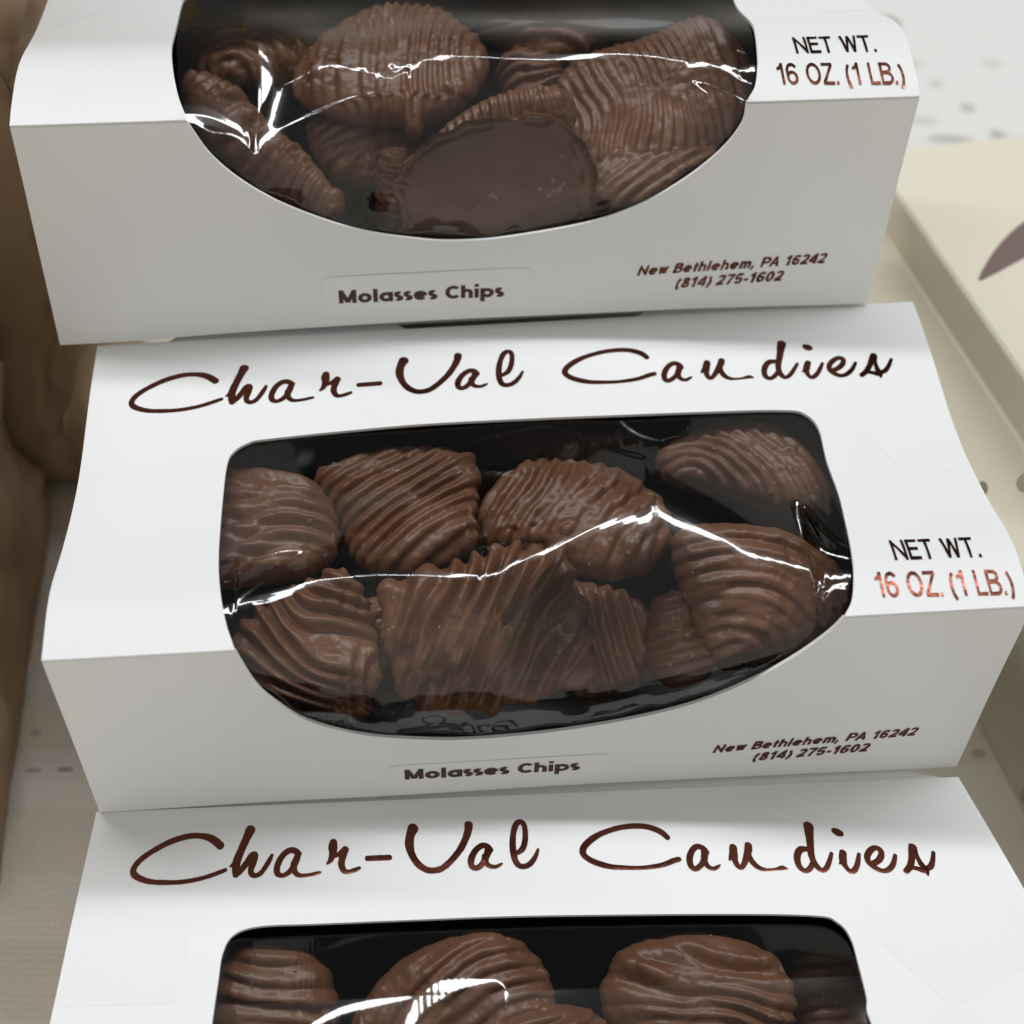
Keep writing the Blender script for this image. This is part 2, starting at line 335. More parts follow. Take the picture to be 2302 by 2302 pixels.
STROKES=[
[[0.1454,0.1032,0.0672,0.0763],[0.1387,0.0897,0.0673,0.0768],[0.1309,0.0796,0.0588,0.0673],[0.1209,0.0746,0.0502,0.0576],[0.1099,0.0741,0.0501,0.0576],[0.0969,0.0808,0.0521,0.0598],[0.0854,0.0911,0.052,0.0595],[0.0743,0.1052,0.0497,0.0567],[0.0645,0.1205,0.0495,0.0563],[0.0574,0.1365,0.0514,0.0581],[0.0541,0.1527,0.0512,0.0576],[0.0559,0.1665,0.0532,0.0596],[0.0641,0.1782,0.0489,0.0546],[0.0752,0.186,0.0446,0.0496],[0.0895,0.1893,0.0424,0.0471],[0.1036,0.1902,0.0382,0.0423],[0.1175,0.1875,0.0382,0.0424],[0.1313,0.1816,0.0383,0.0425],[0.1427,0.1737,0.0384,0.0427],[0.1535,0.1647,0.0343,0.0382]],
[[0.1768,0.0648,0.0875,0.1003],[0.1733,0.086,0.0697,0.0794],[0.1689,0.114,0.0671,0.0759],[0.1651,0.1416,0.071,0.0796],[0.1645,0.1636,0.0643,0.0716],[0.1651,0.1787,0.0512,0.0567]],
[[0.164,0.1442,0.0473,0.0531],[0.1608,0.1522,0.0322,0.0361],[0.158,0.1569,0.015,0.0168]],
[[0.1654,0.1793,0.0427,0.0473],[0.1708,0.1656,0.0513,0.0571],[0.1761,0.1482,0.0559,0.0625],[0.1804,0.1333,0.0626,0.0703],[0.1837,0.1309,0.0626,0.0704],[0.1827,0.1489,0.0602,0.0673],[0.1809,0.1652,0.0514,0.0572],[0.1819,0.1776,0.047,0.0521],[0.1861,0.1821,0.0427,0.0472],[0.1913,0.1772,0.0427,0.0474],[0.1957,0.1639,0.0429,0.0477],[0.2,0.1464,0.043,0.0482],[0.2026,0.1327,0.0281,0.0316]],
[[0.2321,0.1328,0.0498,0.0558],[0.2272,0.1239,0.0541,0.0609],[0.2217,0.1225,0.0519,0.0585],[0.2158,0.1312,0.0518,0.0582],[0.2114,0.1461,0.0538,0.0602],[0.2088,0.1652,0.0536,0.0596],[0.2097,0.179,0.0513,0.0567],[0.2146,0.185,0.0384,0.0424],[0.2204,0.1801,0.0428,0.0473],[0.2255,0.1683,0.0514,0.0571],[0.2283,0.1533,0.0603,0.0672],[0.231,0.1355,0.054,0.0605]],
[[0.2271,0.156,0.0602,0.0671],[0.2274,0.1726,0.0514,0.0569],[0.2311,0.1839,0.0427,0.0472],[0.2365,0.1871,0.0321,0.0354],[0.2448,0.1858,0.0299,0.033],[0.2513,0.1831,0.03,0.0331],[0.2554,0.1814,0.0235,0.026]],
[[0.2695,0.1061,0.0647,0.0732],[0.269,0.1181,0.0784,0.0883],[0.269,0.1331,0.0644,0.0721],[0.2668,0.1507,0.0458,0.0511],[0.263,0.1607,0.0205,0.0228]],
[[0.2687,0.1426,0.0344,0.0385],[0.2744,0.139,0.0391,0.0438],[0.2796,0.1318,0.0553,0.062],[0.2827,0.127,0.0645,0.0724]],
[[0.2815,0.1343,0.0598,0.067],[0.2789,0.1519,0.0573,0.0638],[0.2785,0.1666,0.0571,0.0633],[0.2814,0.18,0.0455,0.0503],[0.2864,0.1826,0.0341,0.0377],[0.2934,0.1783,0.0364,0.0402],[0.2979,0.1744,0.0274,0.0303]],
[[0.3064,0.1511,0.0482,0.0536],[0.3185,0.1511,0.0482,0.0537],[0.3307,0.1511,0.0482,0.0537]],
[[0.3584,0.0781,0.0934,0.1062],[0.3553,0.0932,0.0791,0.0896],[0.3536,0.1083,0.0765,0.0863],[0.3532,0.1234,0.0763,0.0856],[0.3546,0.1416,0.0645,0.072],[0.358,0.1597,0.0597,0.0662],[0.3632,0.175,0.0595,0.0657],[0.3705,0.186,0.0548,0.0603],[0.3774,0.1881,0.0525,0.0578],[0.3858,0.1846,0.0526,0.0579],[0.3939,0.1721,0.0528,0.0583],[0.4024,0.1537,0.053,0.0589],[0.4098,0.1335,0.0578,0.0647],[0.4162,0.1083,0.0605,0.0682],[0.4198,0.0887,0.0677,0.0768],[0.4209,0.0749,0.075,0.0853]],
[[0.4416,0.1427,0.0508,0.0567],[0.4389,0.1342,0.0556,0.0622],[0.4339,0.1298,0.0509,0.0571],[0.4277,0.1368,0.0508,0.0569],[0.4225,0.1497,0.0531,0.0591],[0.4191,0.1658,0.0575,0.0636],[0.419,0.1805,0.0527,0.0581],[0.4232,0.1868,0.048,0.0528],[0.4293,0.1801,0.0481,0.053],[0.4346,0.1643,0.0552,0.0612],[0.4389,0.1454,0.0646,0.0721]],
[[0.4349,0.1584,0.0622,0.069],[0.4347,0.1732,0.0505,0.0558],[0.4381,0.1824,0.0413,0.0455],[0.4443,0.1854,0.032,0.0353],[0.4496,0.1812,0.0275,0.0304],[0.4521,0.1779,0.0161,0.0178]],
[[0.4707,0.153,0.0393,0.0438],[0.4773,0.1416,0.0509,0.0569],[0.4816,0.1178,0.0488,0.055],[0.4832,0.0903,0.0468,0.0531],[0.4819,0.0762,0.0469,0.0535],[0.4782,0.0727,0.047,0.0536],[0.4737,0.0801,0.0515,0.0587],[0.4696,0.1013,0.0513,0.058],[0.4669,0.1285,0.0557,0.0625],[0.4662,0.1526,0.0577,0.0643],[0.4669,0.1705,0.0529,0.0586],[0.4698,0.1841,0.0504,0.0556],[0.476,0.1876,0.0458,0.0505],[0.4828,0.181,0.0459,0.0507],[0.4891,0.1653,0.0392,0.0435],[0.4938,0.1463,0.0232,0.0259]],
[[0.6392,0.1296,0.0493,0.0556],[0.6346,0.1164,0.0562,0.0636],[0.6281,0.1069,0.0541,0.0614],[0.6189,0.0991,0.0496,0.0564],[0.6065,0.0961,0.0474,0.0539],[0.591,0.0982,0.0451,0.0513],[0.5775,0.1049,0.045,0.051],[0.5652,0.114,0.0471,0.0533],[0.5538,0.1276,0.0537,0.0604],[0.5454,0.1429,0.0557,0.0623],[0.542,0.157,0.0555,0.0619],[0.5436,0.1687,0.0532,0.0591],[0.5499,0.1807,0.0509,0.0563],[0.5588,0.1901,0.0508,0.056],[0.5704,0.1978,0.0442,0.0486],[0.5847,0.2012,0.0375,0.0413],[0.5993,0.2032,0.0331,0.0364],[0.6142,0.2016,0.0376,0.0413],[0.627,0.1974,0.0398,0.0439],[0.6379,0.1894,0.0444,0.0491],[0.6451,0.1859,0.0399,0.0442]],
[[0.6769,0.1718,0.0513,0.0572],[0.6746,0.1614,0.0514,0.0575],[0.6691,0.156,0.0469,0.0526],[0.6631,0.1632,0.049,0.0548],[0.6579,0.1785,0.0534,0.0593],[0.6554,0.1954,0.0532,0.0587],[0.6564,0.2083,0.0486,0.0534],[0.6603,0.2115,0.0442,0.0486],[0.6671,0.2023,0.0443,0.0489],[0.6721,0.1885,0.0533,0.059],[0.6752,0.1702,0.0624,0.0696]],
[[0.6728,0.1829,0.0555,0.0617],[0.6721,0.1971,0.0487,0.0538],[0.6742,0.2087,0.042,0.0462],[0.6791,0.2134,0.0331,0.0364],[0.6839,0.2096,0.0288,0.0317],[0.6873,0.2049,0.0133,0.0147]],
[[0.708,0.1618,0.0626,0.0701],[0.7056,0.1804,0.069,0.0768],[0.7049,0.1975,0.0511,0.0565],[0.7061,0.2096,0.0443,0.0489],[0.7092,0.2136,0.0398,0.0438],[0.7138,0.2041,0.0444,0.049],[0.7188,0.1875,0.0534,0.0594],[0.7233,0.1706,0.0625,0.0699],[0.7253,0.1592,0.0627,0.0703]],
[[0.7058,0.1747,0.0513,0.0572],[0.7019,0.1858,0.0378,0.042],[0.6992,0.1941,0.0177,0.0197]],
[[0.7213,0.1834,0.0578,0.0644],[0.7224,0.1964,0.0533,0.0591],[0.7253,0.2095,0.0487,0.0538],[0.73,0.2185,0.0398,0.0438],[0.7369,0.222,0.0243,0.0268],[0.7456,0.2214,0.0243,0.0268],[0.7534,0.2188,0.0376,0.0415],[0.758,0.2221,0.0155,0.0171]],
[[0.8003,0.1156,0.0865,0.0988],[0.798,0.1308,0.0755,0.0859],[0.7956,0.1494,0.0644,0.0729],[0.7926,0.1701,0.0588,0.0661],[0.7899,0.1905,0.0568,0.0633],[0.7896,0.2087,0.053,0.0588],[0.7916,0.2225,0.0493,0.0545],[0.7952,0.2296,0.0388,0.0428],[0.8007,0.2234,0.0424,0.0468],[0.8065,0.2082,0.039,0.0433],[0.8127,0.1882,0.0302,0.0338]],
[[0.7897,0.1749,0.041,0.046],[0.7813,0.1747,0.0534,0.0598],[0.776,0.1846,0.055,0.0615],[0.7726,0.2002,0.0548,0.0609],[0.7721,0.2183,0.0493,0.0545],[0.7758,0.2283,0.0423,0.0466],[0.7812,0.2255,0.0423,0.0467],[0.7873,0.213,0.0459,0.0508]],
[[0.8256,0.1872,0.0587,0.0657],[0.8228,0.2007,0.0638,0.0712],[0.8214,0.213,0.0566,0.0628],[0.8219,0.2233,0.0442,0.0489],[0.8242,0.2343,0.0388,0.0428],[0.8288,0.2334,0.0441,0.0487],[0.8349,0.22,0.0425,0.0471],[0.8421,0.1934,0.032,0.0358]],
[[0.8205,0.2073,0.0354,0.0394],[0.8163,0.2155,0.0124,0.0138]],
[[0.8267,0.1313,0.0557,0.0636],[0.8295,0.1351,0.0701,0.0799],[0.8323,0.1384,0.0557,0.0634]],
[[0.8525,0.2184,0.0443,0.0492],[0.8599,0.2112,0.0496,0.0553],[0.866,0.1981,0.0497,0.0557],[0.8673,0.1844,0.0499,0.0561],[0.8625,0.1789,0.0446,0.0503],[0.8561,0.1856,0.0498,0.056],[0.8502,0.1988,0.0497,0.0556],[0.8487,0.2124,0.0495,0.0552],[0.8513,0.2239,0.0494,0.0548],[0.8554,0.2329,0.0441,0.0489],[0.8614,0.2375,0.0388,0.0429],[0.8683,0.2324,0.0424,0.047],[0.875,0.2195,0.0408,0.0454],[0.8811,0.1996,0.0302,0.0339]],
[[0.9046,0.1812,0.0715,0.0807],[0.9002,0.1969,0.057,0.064],[0.8958,0.2148,0.0532,0.0594],[0.8905,0.2301,0.0495,0.055],[0.8843,0.2407,0.0458,0.0507]],
[[0.9048,0.1824,0.0625,0.0706],[0.9041,0.2042,0.0392,0.0439],[0.9045,0.2247,0.0495,0.0552],[0.9064,0.2384,0.0529,0.0588],[0.9059,0.2518,0.0211,0.0233]],
[[0.8903,0.2312,0.0318,0.0354],[0.8974,0.2348,0.0407,0.0452],[0.903,0.2408,0.0442,0.049]],
[[0.9069,0.2363,0.0407,0.0452],[0.9127,0.2323,0.0459,0.0511],[0.9181,0.2193,0.0408,0.0457],[0.9241,0.197,0.0321,0.0362]]]
CHIPS=[
[1,[-4.818,19.646,8.679],[0.9956,0.0933,0.0],[-0.0923,0.9855,0.1422],[[-1.332,1.353],[-0.789,1.474],[-0.126,1.378],[0.593,1.098],[1.108,0.518],[1.268,-0.162],[1.233,-0.748],[0.873,-1.109],[0.247,-1.297],[-0.481,-1.339],[-1.161,-1.234],[-1.433,0.07]],["lin",-0.153],0.7,0.33,0.12,0.6,"d","ribbed chocolate chip at the left edge of the middle box window, level wavy ridges"],
[1,[-2.1,20.414,8.691],[0.9956,0.0933,0.0],[-0.0879,0.9384,0.3343],[[-1.959,0.674],[-1.458,0.956],[-0.9,1.126],[-0.338,1.297],[0.335,1.338],[0.976,1.166],[1.408,0.905],[1.419,0.186],[1.312,-0.476],[1.366,-1.016],[0.966,-1.37],[0.197,-1.653],[-0.604,-1.585],[-1.234,-1.166],[-1.486,-0.383]],["lin",0.574],0.6,0.29,0.1,0.4,"d","squarish chip with slanting ridges, second from left in the middle box back row"],
[1,[1.287,20.134,8.599],[0.9956,0.0933,0.0],[-0.0902,0.9634,0.2524],[[-1.973,0.065],[-1.809,0.56],[-1.388,1.05],[-0.749,1.366],[0.093,1.346],[0.965,1.075],[1.642,0.622],[1.927,-0.032],[1.933,-0.657],[1.491,-1.206],[0.74,-1.427],[-0.053,-1.285],[-0.991,-0.916],[-1.829,-0.563]],["lin",1.034],0.7,0.27,0.1,0.8,"d","knobbly chip at the centre of the middle box, behind the large front chip"],
[1,[5.036,21.454,8.76],[0.9956,0.0933,0.0],[-0.0915,0.9765,0.195],[[-1.96,0.394],[-1.475,0.839],[-0.683,1.119],[0.139,1.172],[0.789,0.894],[1.315,0.303],[1.591,-0.33],[1.61,-0.802],[1.204,-1.136],[0.538,-1.097],[-0.195,-0.803],[-1.038,-0.447],[-1.835,-0.105]],["arc",-1.635,-1.463],0.65,0.25,0.08,0.6,"d","oval ribbed chocolate chip in the back right corner of the middle box"],
[1,[4.893,18.63,8.327],[0.9956,0.0933,0.0],[-0.0676,0.722,0.6886],[[-1.653,0.903],[-1.487,1.213],[-0.946,1.324],[-0.196,1.276],[0.551,1.111],[1.182,0.759],[1.752,0.25],[1.937,-0.347],[1.692,-0.867],[0.853,-1.375],[-0.022,-1.581],[-0.879,-1.533],[-1.279,-0.97],[-1.505,-0.164]],["arc",-0.566,-1.699],0.6,0.3,0.085,0.3,"d","fan shaped chocolate chip with concentric ridges at the right of the middle box"],
[1,[-0.285,17.688,8.297],[0.9956,0.0933,0.0],[-0.0702,0.7497,0.6581],[[-2.233,0.705],[-1.664,0.924],[-0.983,1.075],[-0.302,1.196],[0.337,1.444],[0.854,1.335],[1.416,1.431],[1.541,0.84],[1.736,0.204],[1.869,-0.428],[1.837,-0.998],[1.386,-1.397],[0.488,-1.614],[-0.557,-1.76],[-1.584,-1.659],[-1.989,-1.091],[-2.153,-0.207]],["lin",1.054],0.6,0.4,0.3,0.7,"d","large front chip with steep diagonal ridges, middle box"],
[1,[2.038,17.955,7.528],[0.9956,0.0933,0.0],[-0.0749,0.7999,0.5954],[[-0.935,1.006],[-0.288,1.025],[0.348,0.852],[0.769,0.379],[0.724,-0.259],[0.447,-0.827],[-0.217,-1.158],[-0.848,-1.017]],["lin",-1.169],0.5,0.32,0.13,0.6,"d","small chip tucked against the right side of the large front chip, middle box"],
[1,[3.312,17.815,7.628],[0.9956,0.0933,0.0],[-0.0708,0.7563,0.6504],[[-0.492,0.618],[-0.151,0.939],[0.169,0.901],[0.391,0.147],[0.726,-0.506],[0.326,-0.906],[-0.314,-0.869],[-0.655,-0.324]],["lin",0.15],0.5,0.24,0.07,0.3,"d","narrow dark chip showing between two chips at the front right of the middle box"],
[1,[-3.732,17.222,8.012],[0.9956,0.0933,0.0],[-0.077,0.8223,0.5639],[[-1.638,0.143],[-1.217,0.585],[-0.587,1.02],[0.044,1.322],[0.516,1.465],[0.813,1.103],[1.067,0.461],[1.177,-0.323],[1.033,-1.035],[0.756,-1.549],[0.043,-1.508],[-0.657,-1.142],[-1.351,-0.541]],["lin",-0.398],0.6,0.38,0.2,2.1,"d","lumpy chocolate chip with tangled ridges in the front left of the middle box"],
[1,[0.926,23.789,7.599],[0.9956,0.0933,0.0],[-0.0905,0.9661,0.2418],[[-1.982,0.415],[-0.987,0.626],[0.489,0.576],[1.511,0.299],[1.53,-0.287],[0.98,-0.617],[-0.238,-0.664],[-1.302,-0.348]],["lin",1.149],0.6,0.26,0.07,0.4,"d","chip in deep shade under the rear window edge of the middle box"],
[1,[-2.818,18.105,7.317],[0.9956,0.0933,0.0],[-0.087,0.9288,0.3603],[[-0.954,0.429],[-0.196,0.615],[0.447,0.464],[0.64,-0.116],[0.401,-0.773],[-0.338,-0.619]],["lin",0.202],0.5,0.28,0.08,0.5,"d","shaded sliver of chip between the two front left chips of the middle box"],
[0,[-6.128,30.754,13.63],[0.9953,0.0968,-0.0],[-0.0958,0.9847,0.1456],[[-1.91,-0.014],[-1.534,0.99],[-0.874,1.591],[0.132,1.695],[1.02,1.398],[1.584,0.534],[1.74,-0.388],[1.275,-1.155],[0.438,-1.596],[-0.511,-1.739],[-1.36,-1.316]],["arc",-0.511,-1.739],0.7,0.34,0.1,0.4,"d","arched ribbed chocolate chip in the back left of the uppermost box"],
[0,[-2.806,28.618,13.745],[0.9953,0.0968,-0.0],[-0.0932,0.9582,0.2706],[[-2.213,-0.098],[-1.951,0.698],[-1.41,1.336],[-0.556,1.976],[0.366,2.334],[1.141,1.994],[1.767,1.291],[2.164,0.576],[1.963,-0.277],[1.331,-0.994],[0.674,-1.339],[0.483,-1.73],[0.257,-1.659],[0.097,-1.344],[-0.647,-1.218],[-1.447,-0.966],[-2.019,-0.581]],["arc",8.91,-0.977],0.6,0.25,0.085,0.75,"d","domed chip with fine upright ridges and a drip below, uppermost box"],
[0,[0.713,31.555,13.687],[0.9953,0.0968,-0.0],[-0.0958,0.9851,0.1431],[[-1.711,0.592],[-1.288,1.17],[0.013,1.327],[1.148,1.059],[1.46,0.445],[1.345,-0.691],[0.619,-1.359],[-0.379,-1.469],[-1.207,-1.072]],["lin",-0.29],0.7,0.28,0.11,1.0,"d","wrinkled chocolate chip at the back middle of the uppermost box"],
[0,[0.281,29.466,13.165],[0.9953,0.0968,-0.0],[-0.091,0.9355,0.3415],[[-0.729,0.59],[-0.152,0.913],[0.496,0.542],[0.784,-0.092],[0.504,-0.768],[-0.228,-0.844],[-0.674,-0.34]],["lin",0.513],0.55,0.26,0.13,1.2,"d","small gnarled chocolate lump in the centre gap of the uppermost box"],
[0,[3.053,28.789,13.239],[0.9953,0.0968,-0.0],[-0.0823,0.8464,0.5261],[[-2.164,0.512],[-1.543,1.084],[-0.67,1.387],[0.204,1.626],[1.094,1.974],[1.681,1.686],[2.169,1.027],[2.257,0.096],[1.928,-0.744],[1.195,-1.43],[0.132,-1.902],[-0.831,-2.018],[-1.552,-1.837],[-1.835,-1.187],[-2.066,-0.275]],["arc",-6.445,-1.521],0.6,0.25,0.09,0.8,"d","large chocolate chip with close steep ridges on the right of the uppermost box"],
[0,[-0.626,25.804,12.853],[0.9953,0.0968,-0.0],[-0.0567,0.5826,0.8108],[[-2.081,0.102],[-1.693,0.656],[-1.151,0.986],[-0.413,1.201],[0.549,1.387],[1.572,1.311],[1.832,0.953],[2.151,0.25],[2.209,-0.494],[1.982,-0.798],[1.538,-1.06],[0.39,-1.207],[-0.862,-1.203],[-2.158,-1.109],[-1.9,-0.709],[-1.966,-0.265]],["lin",0.158],0.35,0.3,0.0,0.3,"f","overturned chip showing its smooth flat underside, front of the uppermost box"],
[0,[-0.001,27.04,13.782],[0.9953,0.0968,-0.0],[-0.0195,0.2002,0.9796],[[-1.703,-0.297],[-1.008,0.256],[-0.214,0.559],[0.575,0.658],[1.075,0.518],[1.245,-0.014],[0.931,-0.47],[0.009,-0.591],[-0.911,-0.618]],["lin",-1.259],0.4,0.2,0.1,0.8,"d","knobbly chocolate chip edge rising behind the overturned chip, uppermost box"],
[0,[-5.731,27.104,12.974],[0.9953,0.0968,-0.0],[-0.0842,0.8657,0.4935],[[-1.573,1.687],[-1.108,1.829],[-0.592,1.455],[0.088,0.712],[0.818,-0.092],[1.429,-0.82],[1.857,-1.66],[1.502,-2.021],[0.606,-1.546],[-0.399,-0.684],[-1.129,0.175],[-1.499,0.965]],["lin",0.819],0.45,0.31,0.1,1.0,"d","long chocolate chip leaning down the front left of the uppermost box"],
[0,[-3.413,27.821,12.493],[0.9953,0.0968,-0.0],[-0.086,0.8842,0.459],[[-1.302,0.622],[-0.462,0.836],[0.601,0.55],[1.294,0.047],[0.901,-0.679],[-0.053,-0.907],[-0.979,-0.47]],["lin",0.479],0.5,0.28,0.08,0.6,"d","shaded chocolate chip deep between the left and the overturned chip, uppermost box"],
[0,[-2.626,25.815,12.762],[0.9953,0.0968,-0.0],[-0.0331,0.3404,0.9397],[[-0.295,0.658],[0.051,0.867],[0.375,0.634],[0.398,-0.04],[0.132,-0.832],[-0.28,-1.049],[-0.381,-0.238]],["lin",-0.328],0.4,0.2,0.12,1.0,"d","beaded chocolate rim beside the overturned chip, uppermost box"],
[0,[2.937,27.254,12.332],[0.9953,0.0968,-0.0],[-0.0902,0.9267,0.3647],[[-1.335,0.481],[-0.248,0.579],[0.966,0.673],[1.649,0.354],[0.842,-0.326],[-0.417,-0.973],[-1.456,-0.787]],["lin",0.647],0.5,0.26,0.06,0.5,"d","dark chocolate chip under the right ribbed chip, uppermost box"],
[2,[-4.399,12.054,3.621],[0.9977,0.0682,0.0],[-0.0598,0.8742,0.4818],[[-1.156,-0.152],[-1.033,0.469],[-0.784,0.847],[-0.327,0.994],[0.336,0.916],[0.896,0.656],[1.167,0.176],[1.2,-0.499],[0.933,-1.152],[-0.166,-1.289],[-1.066,-0.965]],["lin",-0.116],0.7,0.36,0.11,0.5,"d","chocolate chip with broad level ridges at the left of the nearest box"],
[2,[-0.824,12.1,3.763],[0.9977,0.0682,0.0],[-0.0572,0.8367,0.5447],[[-2.165,-0.533],[-1.802,0.075],[-1.287,0.556],[-0.668,0.929],[-0.05,1.128],[0.565,1.17],[1.123,1.017],[1.516,0.626],[1.8,0.105],[1.849,-0.382],[1.503,-0.848],[0.476,-1.278],[-0.933,-1.401],[-1.927,-1.164]],["arc",1.264,-1.695],0.7,0.27,0.075,0.4,"d","tall chocolate chip with sweeping arched ridges at the centre of the nearest box"],
[2,[3.771,12.225,3.68],[0.9977,0.0682,0.0],[-0.0609,0.8908,0.4503],[[-1.89,-0.115],[-1.792,0.46],[-1.423,0.902],[-0.63,1.133],[0.256,1.154],[1.118,0.899],[1.645,0.443],[1.771,-0.136],[1.676,-0.756],[1.11,-1.297],[-0.328,-1.511],[-1.513,-1.175]],["lin",-0.179],0.7,0.38,0.12,1.0,"d","rounded chocolate chip with branching broad ridges at the right of the nearest box"],
[2,[6.785,13.04,2.177],[0.9977,0.0682,0.0],[-0.0663,0.97,0.2338],[[-0.736,0.717],[-0.032,0.954],[0.622,0.871],[0.946,0.215],[0.826,-0.715],[0.04,-1.184],[-0.763,-0.844],[-0.904,-0.015]],["lin",-0.046],0.6,0.28,0.08,0.3,"d","shaded chocolate chip in the right end of the nearest box"],
[2,[0.64,11.328,3.568],[0.9977,0.0682,0.0],[-0.0511,0.7467,0.6631],[[-1.625,-0.121],[-1.212,0.349],[-0.504,0.611],[0.299,0.652],[0.998,0.54],[1.386,0.126],[1.262,-0.508],[0.347,-0.856],[-0.95,-0.792]],["lin",0.193],0.6,0.3,0.1,0.6,"d","chip cut off by the photo bottom between the two larger chips of the nearest box"]]

# ------------------------------------------------------------------ carton surface: u across, a = distance from the back edge over top then front
WID, DEP, HEI = 17.7, 8.65, 5.04
def bump(v, c, w):
    v = np.asarray(v, float)
    return np.exp(-((v - c) / w) ** 2) * np.sqrt(np.clip(4 * v * (1 - v), 0, 1))
def bow(i, u, v):
    if i == 0: return .58 * bump(v, .84, .19) - .10 * bump(v, .4, .2) - (u - .5) * .25 * bump(v, .45, .25) + (u - .5) * .25 * bump(v, .8, .2)
    if i == 1: return -.30 * bump(v, .45, .25) + .30 * bump(v, .87, .12)
    return -.12 * bump(v, .5, .25) + .12 * bump(v, .88, .12)
def surf(i, u, a, lift=0.0):
    c = {k: np.array(v) for k, v in CORNERS[i].items()}
    u = np.asarray(u, float); a = np.asarray(a, float); u, a = np.broadcast_arrays(u, a)
    U = u[..., None]; v = np.clip(a / DEP, 0, 1); V = v[..., None]; w = np.clip((a - DEP) / HEI, 0, 1.0)[..., None]
    top = (1 - V) * ((1 - U) * c['BTL'] + U * c['BTR']) + V * ((1 - U) * c['FTL'] + U * c['FTR'])
    top = top + np.stack([0 * u, 0 * u, bow(i, u, v) + .016 * vnoise(u * 6, v * 3.2, 80 + i) * np.sqrt(np.clip(4 * v * (1 - v), 0, 1)) + lift], -1)
    ex = c['FTR'] - c['FTL']; nf = np.array([ex[1], -ex[0], 0]); nf /= np.linalg.norm(nf)
    fr = (1 - w) * ((1 - U) * c['FTL'] + U * c['FTR']) + w * ((1 - U) * c['FBL'] + U * c['FBR']) + nf * (lift + .022 * vnoise(u * 5 + 3, w[..., 0] * 2.1, 90 + i)[..., None] * np.clip(w * 6, 0, 1))
    arch = (.14, .07, 0.0)[i]      # lower edge of the front bowed up a little
    fr[..., 2] += arch * np.sin(np.pi * np.clip(u * 1.15 - .1, 0, 1)) * w[..., 0] ** 4
    return np.where((a <= DEP)[..., None], top, fr)

def inside(P, poly):
    x, y = P[:, 0], P[:, 1]; r = np.zeros(len(P), bool)
    n = len(poly)
    for k in range(n):
        x0, y0 = poly[k]; x1, y1 = poly[(k + 1) % n]
        if y0 == y1: continue
        c = ((y0 > y) != (y1 > y)) & (x < (x1 - x0) * (y - y0) / (y1 - y0) + x0)
        r ^= c
    return r
def sheet(i, a0, a1, notch, step=0.32):
    """triangulated panel a0..a1 with a notch cut by the window outline; notch is (u, a) open polyline ending on a border"""
    border = np.array([(0, a0), (WID, a0), (WID, a1), (0, a1)], float)
    nt_ = np.array([(p[0] * WID, p[1]) for p in notch])
    pts = [tuple(p) for p in border]; edges = [(0, 1), (1, 2), (2, 3), (3, 0)]
    b = len(pts); pts += [tuple(p) for p in nt_]; edges += [(b + k, b + k + 1) for k in range(len(nt_) - 1)]
    gx = np.linspace(0, WID, int(WID / step)); ga = np.linspace(a0, a1, int((a1 - a0) / step))
    G = np.array([(x, y) for y in ga for x in gx])
    d = np.min(np.linalg.norm(G[:, None] - nt_[None, ::2], axis=2), axis=1)
    G = G[d > step * .45]
    pts += [tuple(p) for p in G]
    V, E, F = delaunay_2d_cdt([Vector(p) for p in pts], edges, [], 0, 1e-5)[:3]
    V = np.array([(p[0], p[1]) for p in V])
    cen = np.array([V[list(f)].mean(0) for f in F])
    keep = ~inside(cen, nt_)
    faces = []
    for f, k in zip(F, keep):
        if not k: continue
        p = V[list(f)]
        ar = (p[1, 0] - p[0, 0]) * (p[2, 1] - p[0, 1]) - (p[2, 0] - p[0, 0]) * (p[1, 1] - p[0, 1])
        if abs(ar) < 1e-7: continue
        faces.append(list(f) if ar < 0 else list(f)[::-1])
    used = sorted({k for f in faces for k in f}); mp = {k: j for j, k in enumerate(used)}
    V = V[used]; faces = [[mp[k] for k in f] for f in faces]
    return V, faces
def panel_mesh(i, name, a0, a1, notch, parent):
    V, F = sheet(i, a0, a1, notch)
    P = surf(i, V[:, 0] / WID, np.maximum(V[:, 1], DEP + 1e-4) if a0 >= DEP else V[:, 1])
    o = link_mesh(name, P, F, M['paper'], parent)
    return thick(o, 0.07)

def patch(i, name, uv, material, parent, lift, nx=10, ny=6, serr=False):
    """quad patch on a panel, uv = four (u, a) corners in order"""
    q = np.array(uv, float)
    s = np.linspace(0, 1, nx); t = np.linspace(0, 1, ny)
    P = []
    for tj in t:
        for si in s:
            e = q[0] * (1 - si) * (1 - tj) + q[1] * si * (1 - tj) + q[2] * si * tj + q[3] * (1 - si) * tj
            P.append(e)
    P = np.array(P)
    if serr:
        # saw-tooth cut end along the first edge row (t = 0)
        for k in range(nx):
            d = q[3] - q[0]; d = d / np.linalg.norm(d * np.array([WID, 1]))
            P[k] += d * (0.05 if k % 2 else 0.0)
    X = surf(i, P[:, 0], P[:, 1], lift)
    f = grid_faces(ny, nx)
    return link_mesh(name, X, f, material, parent)

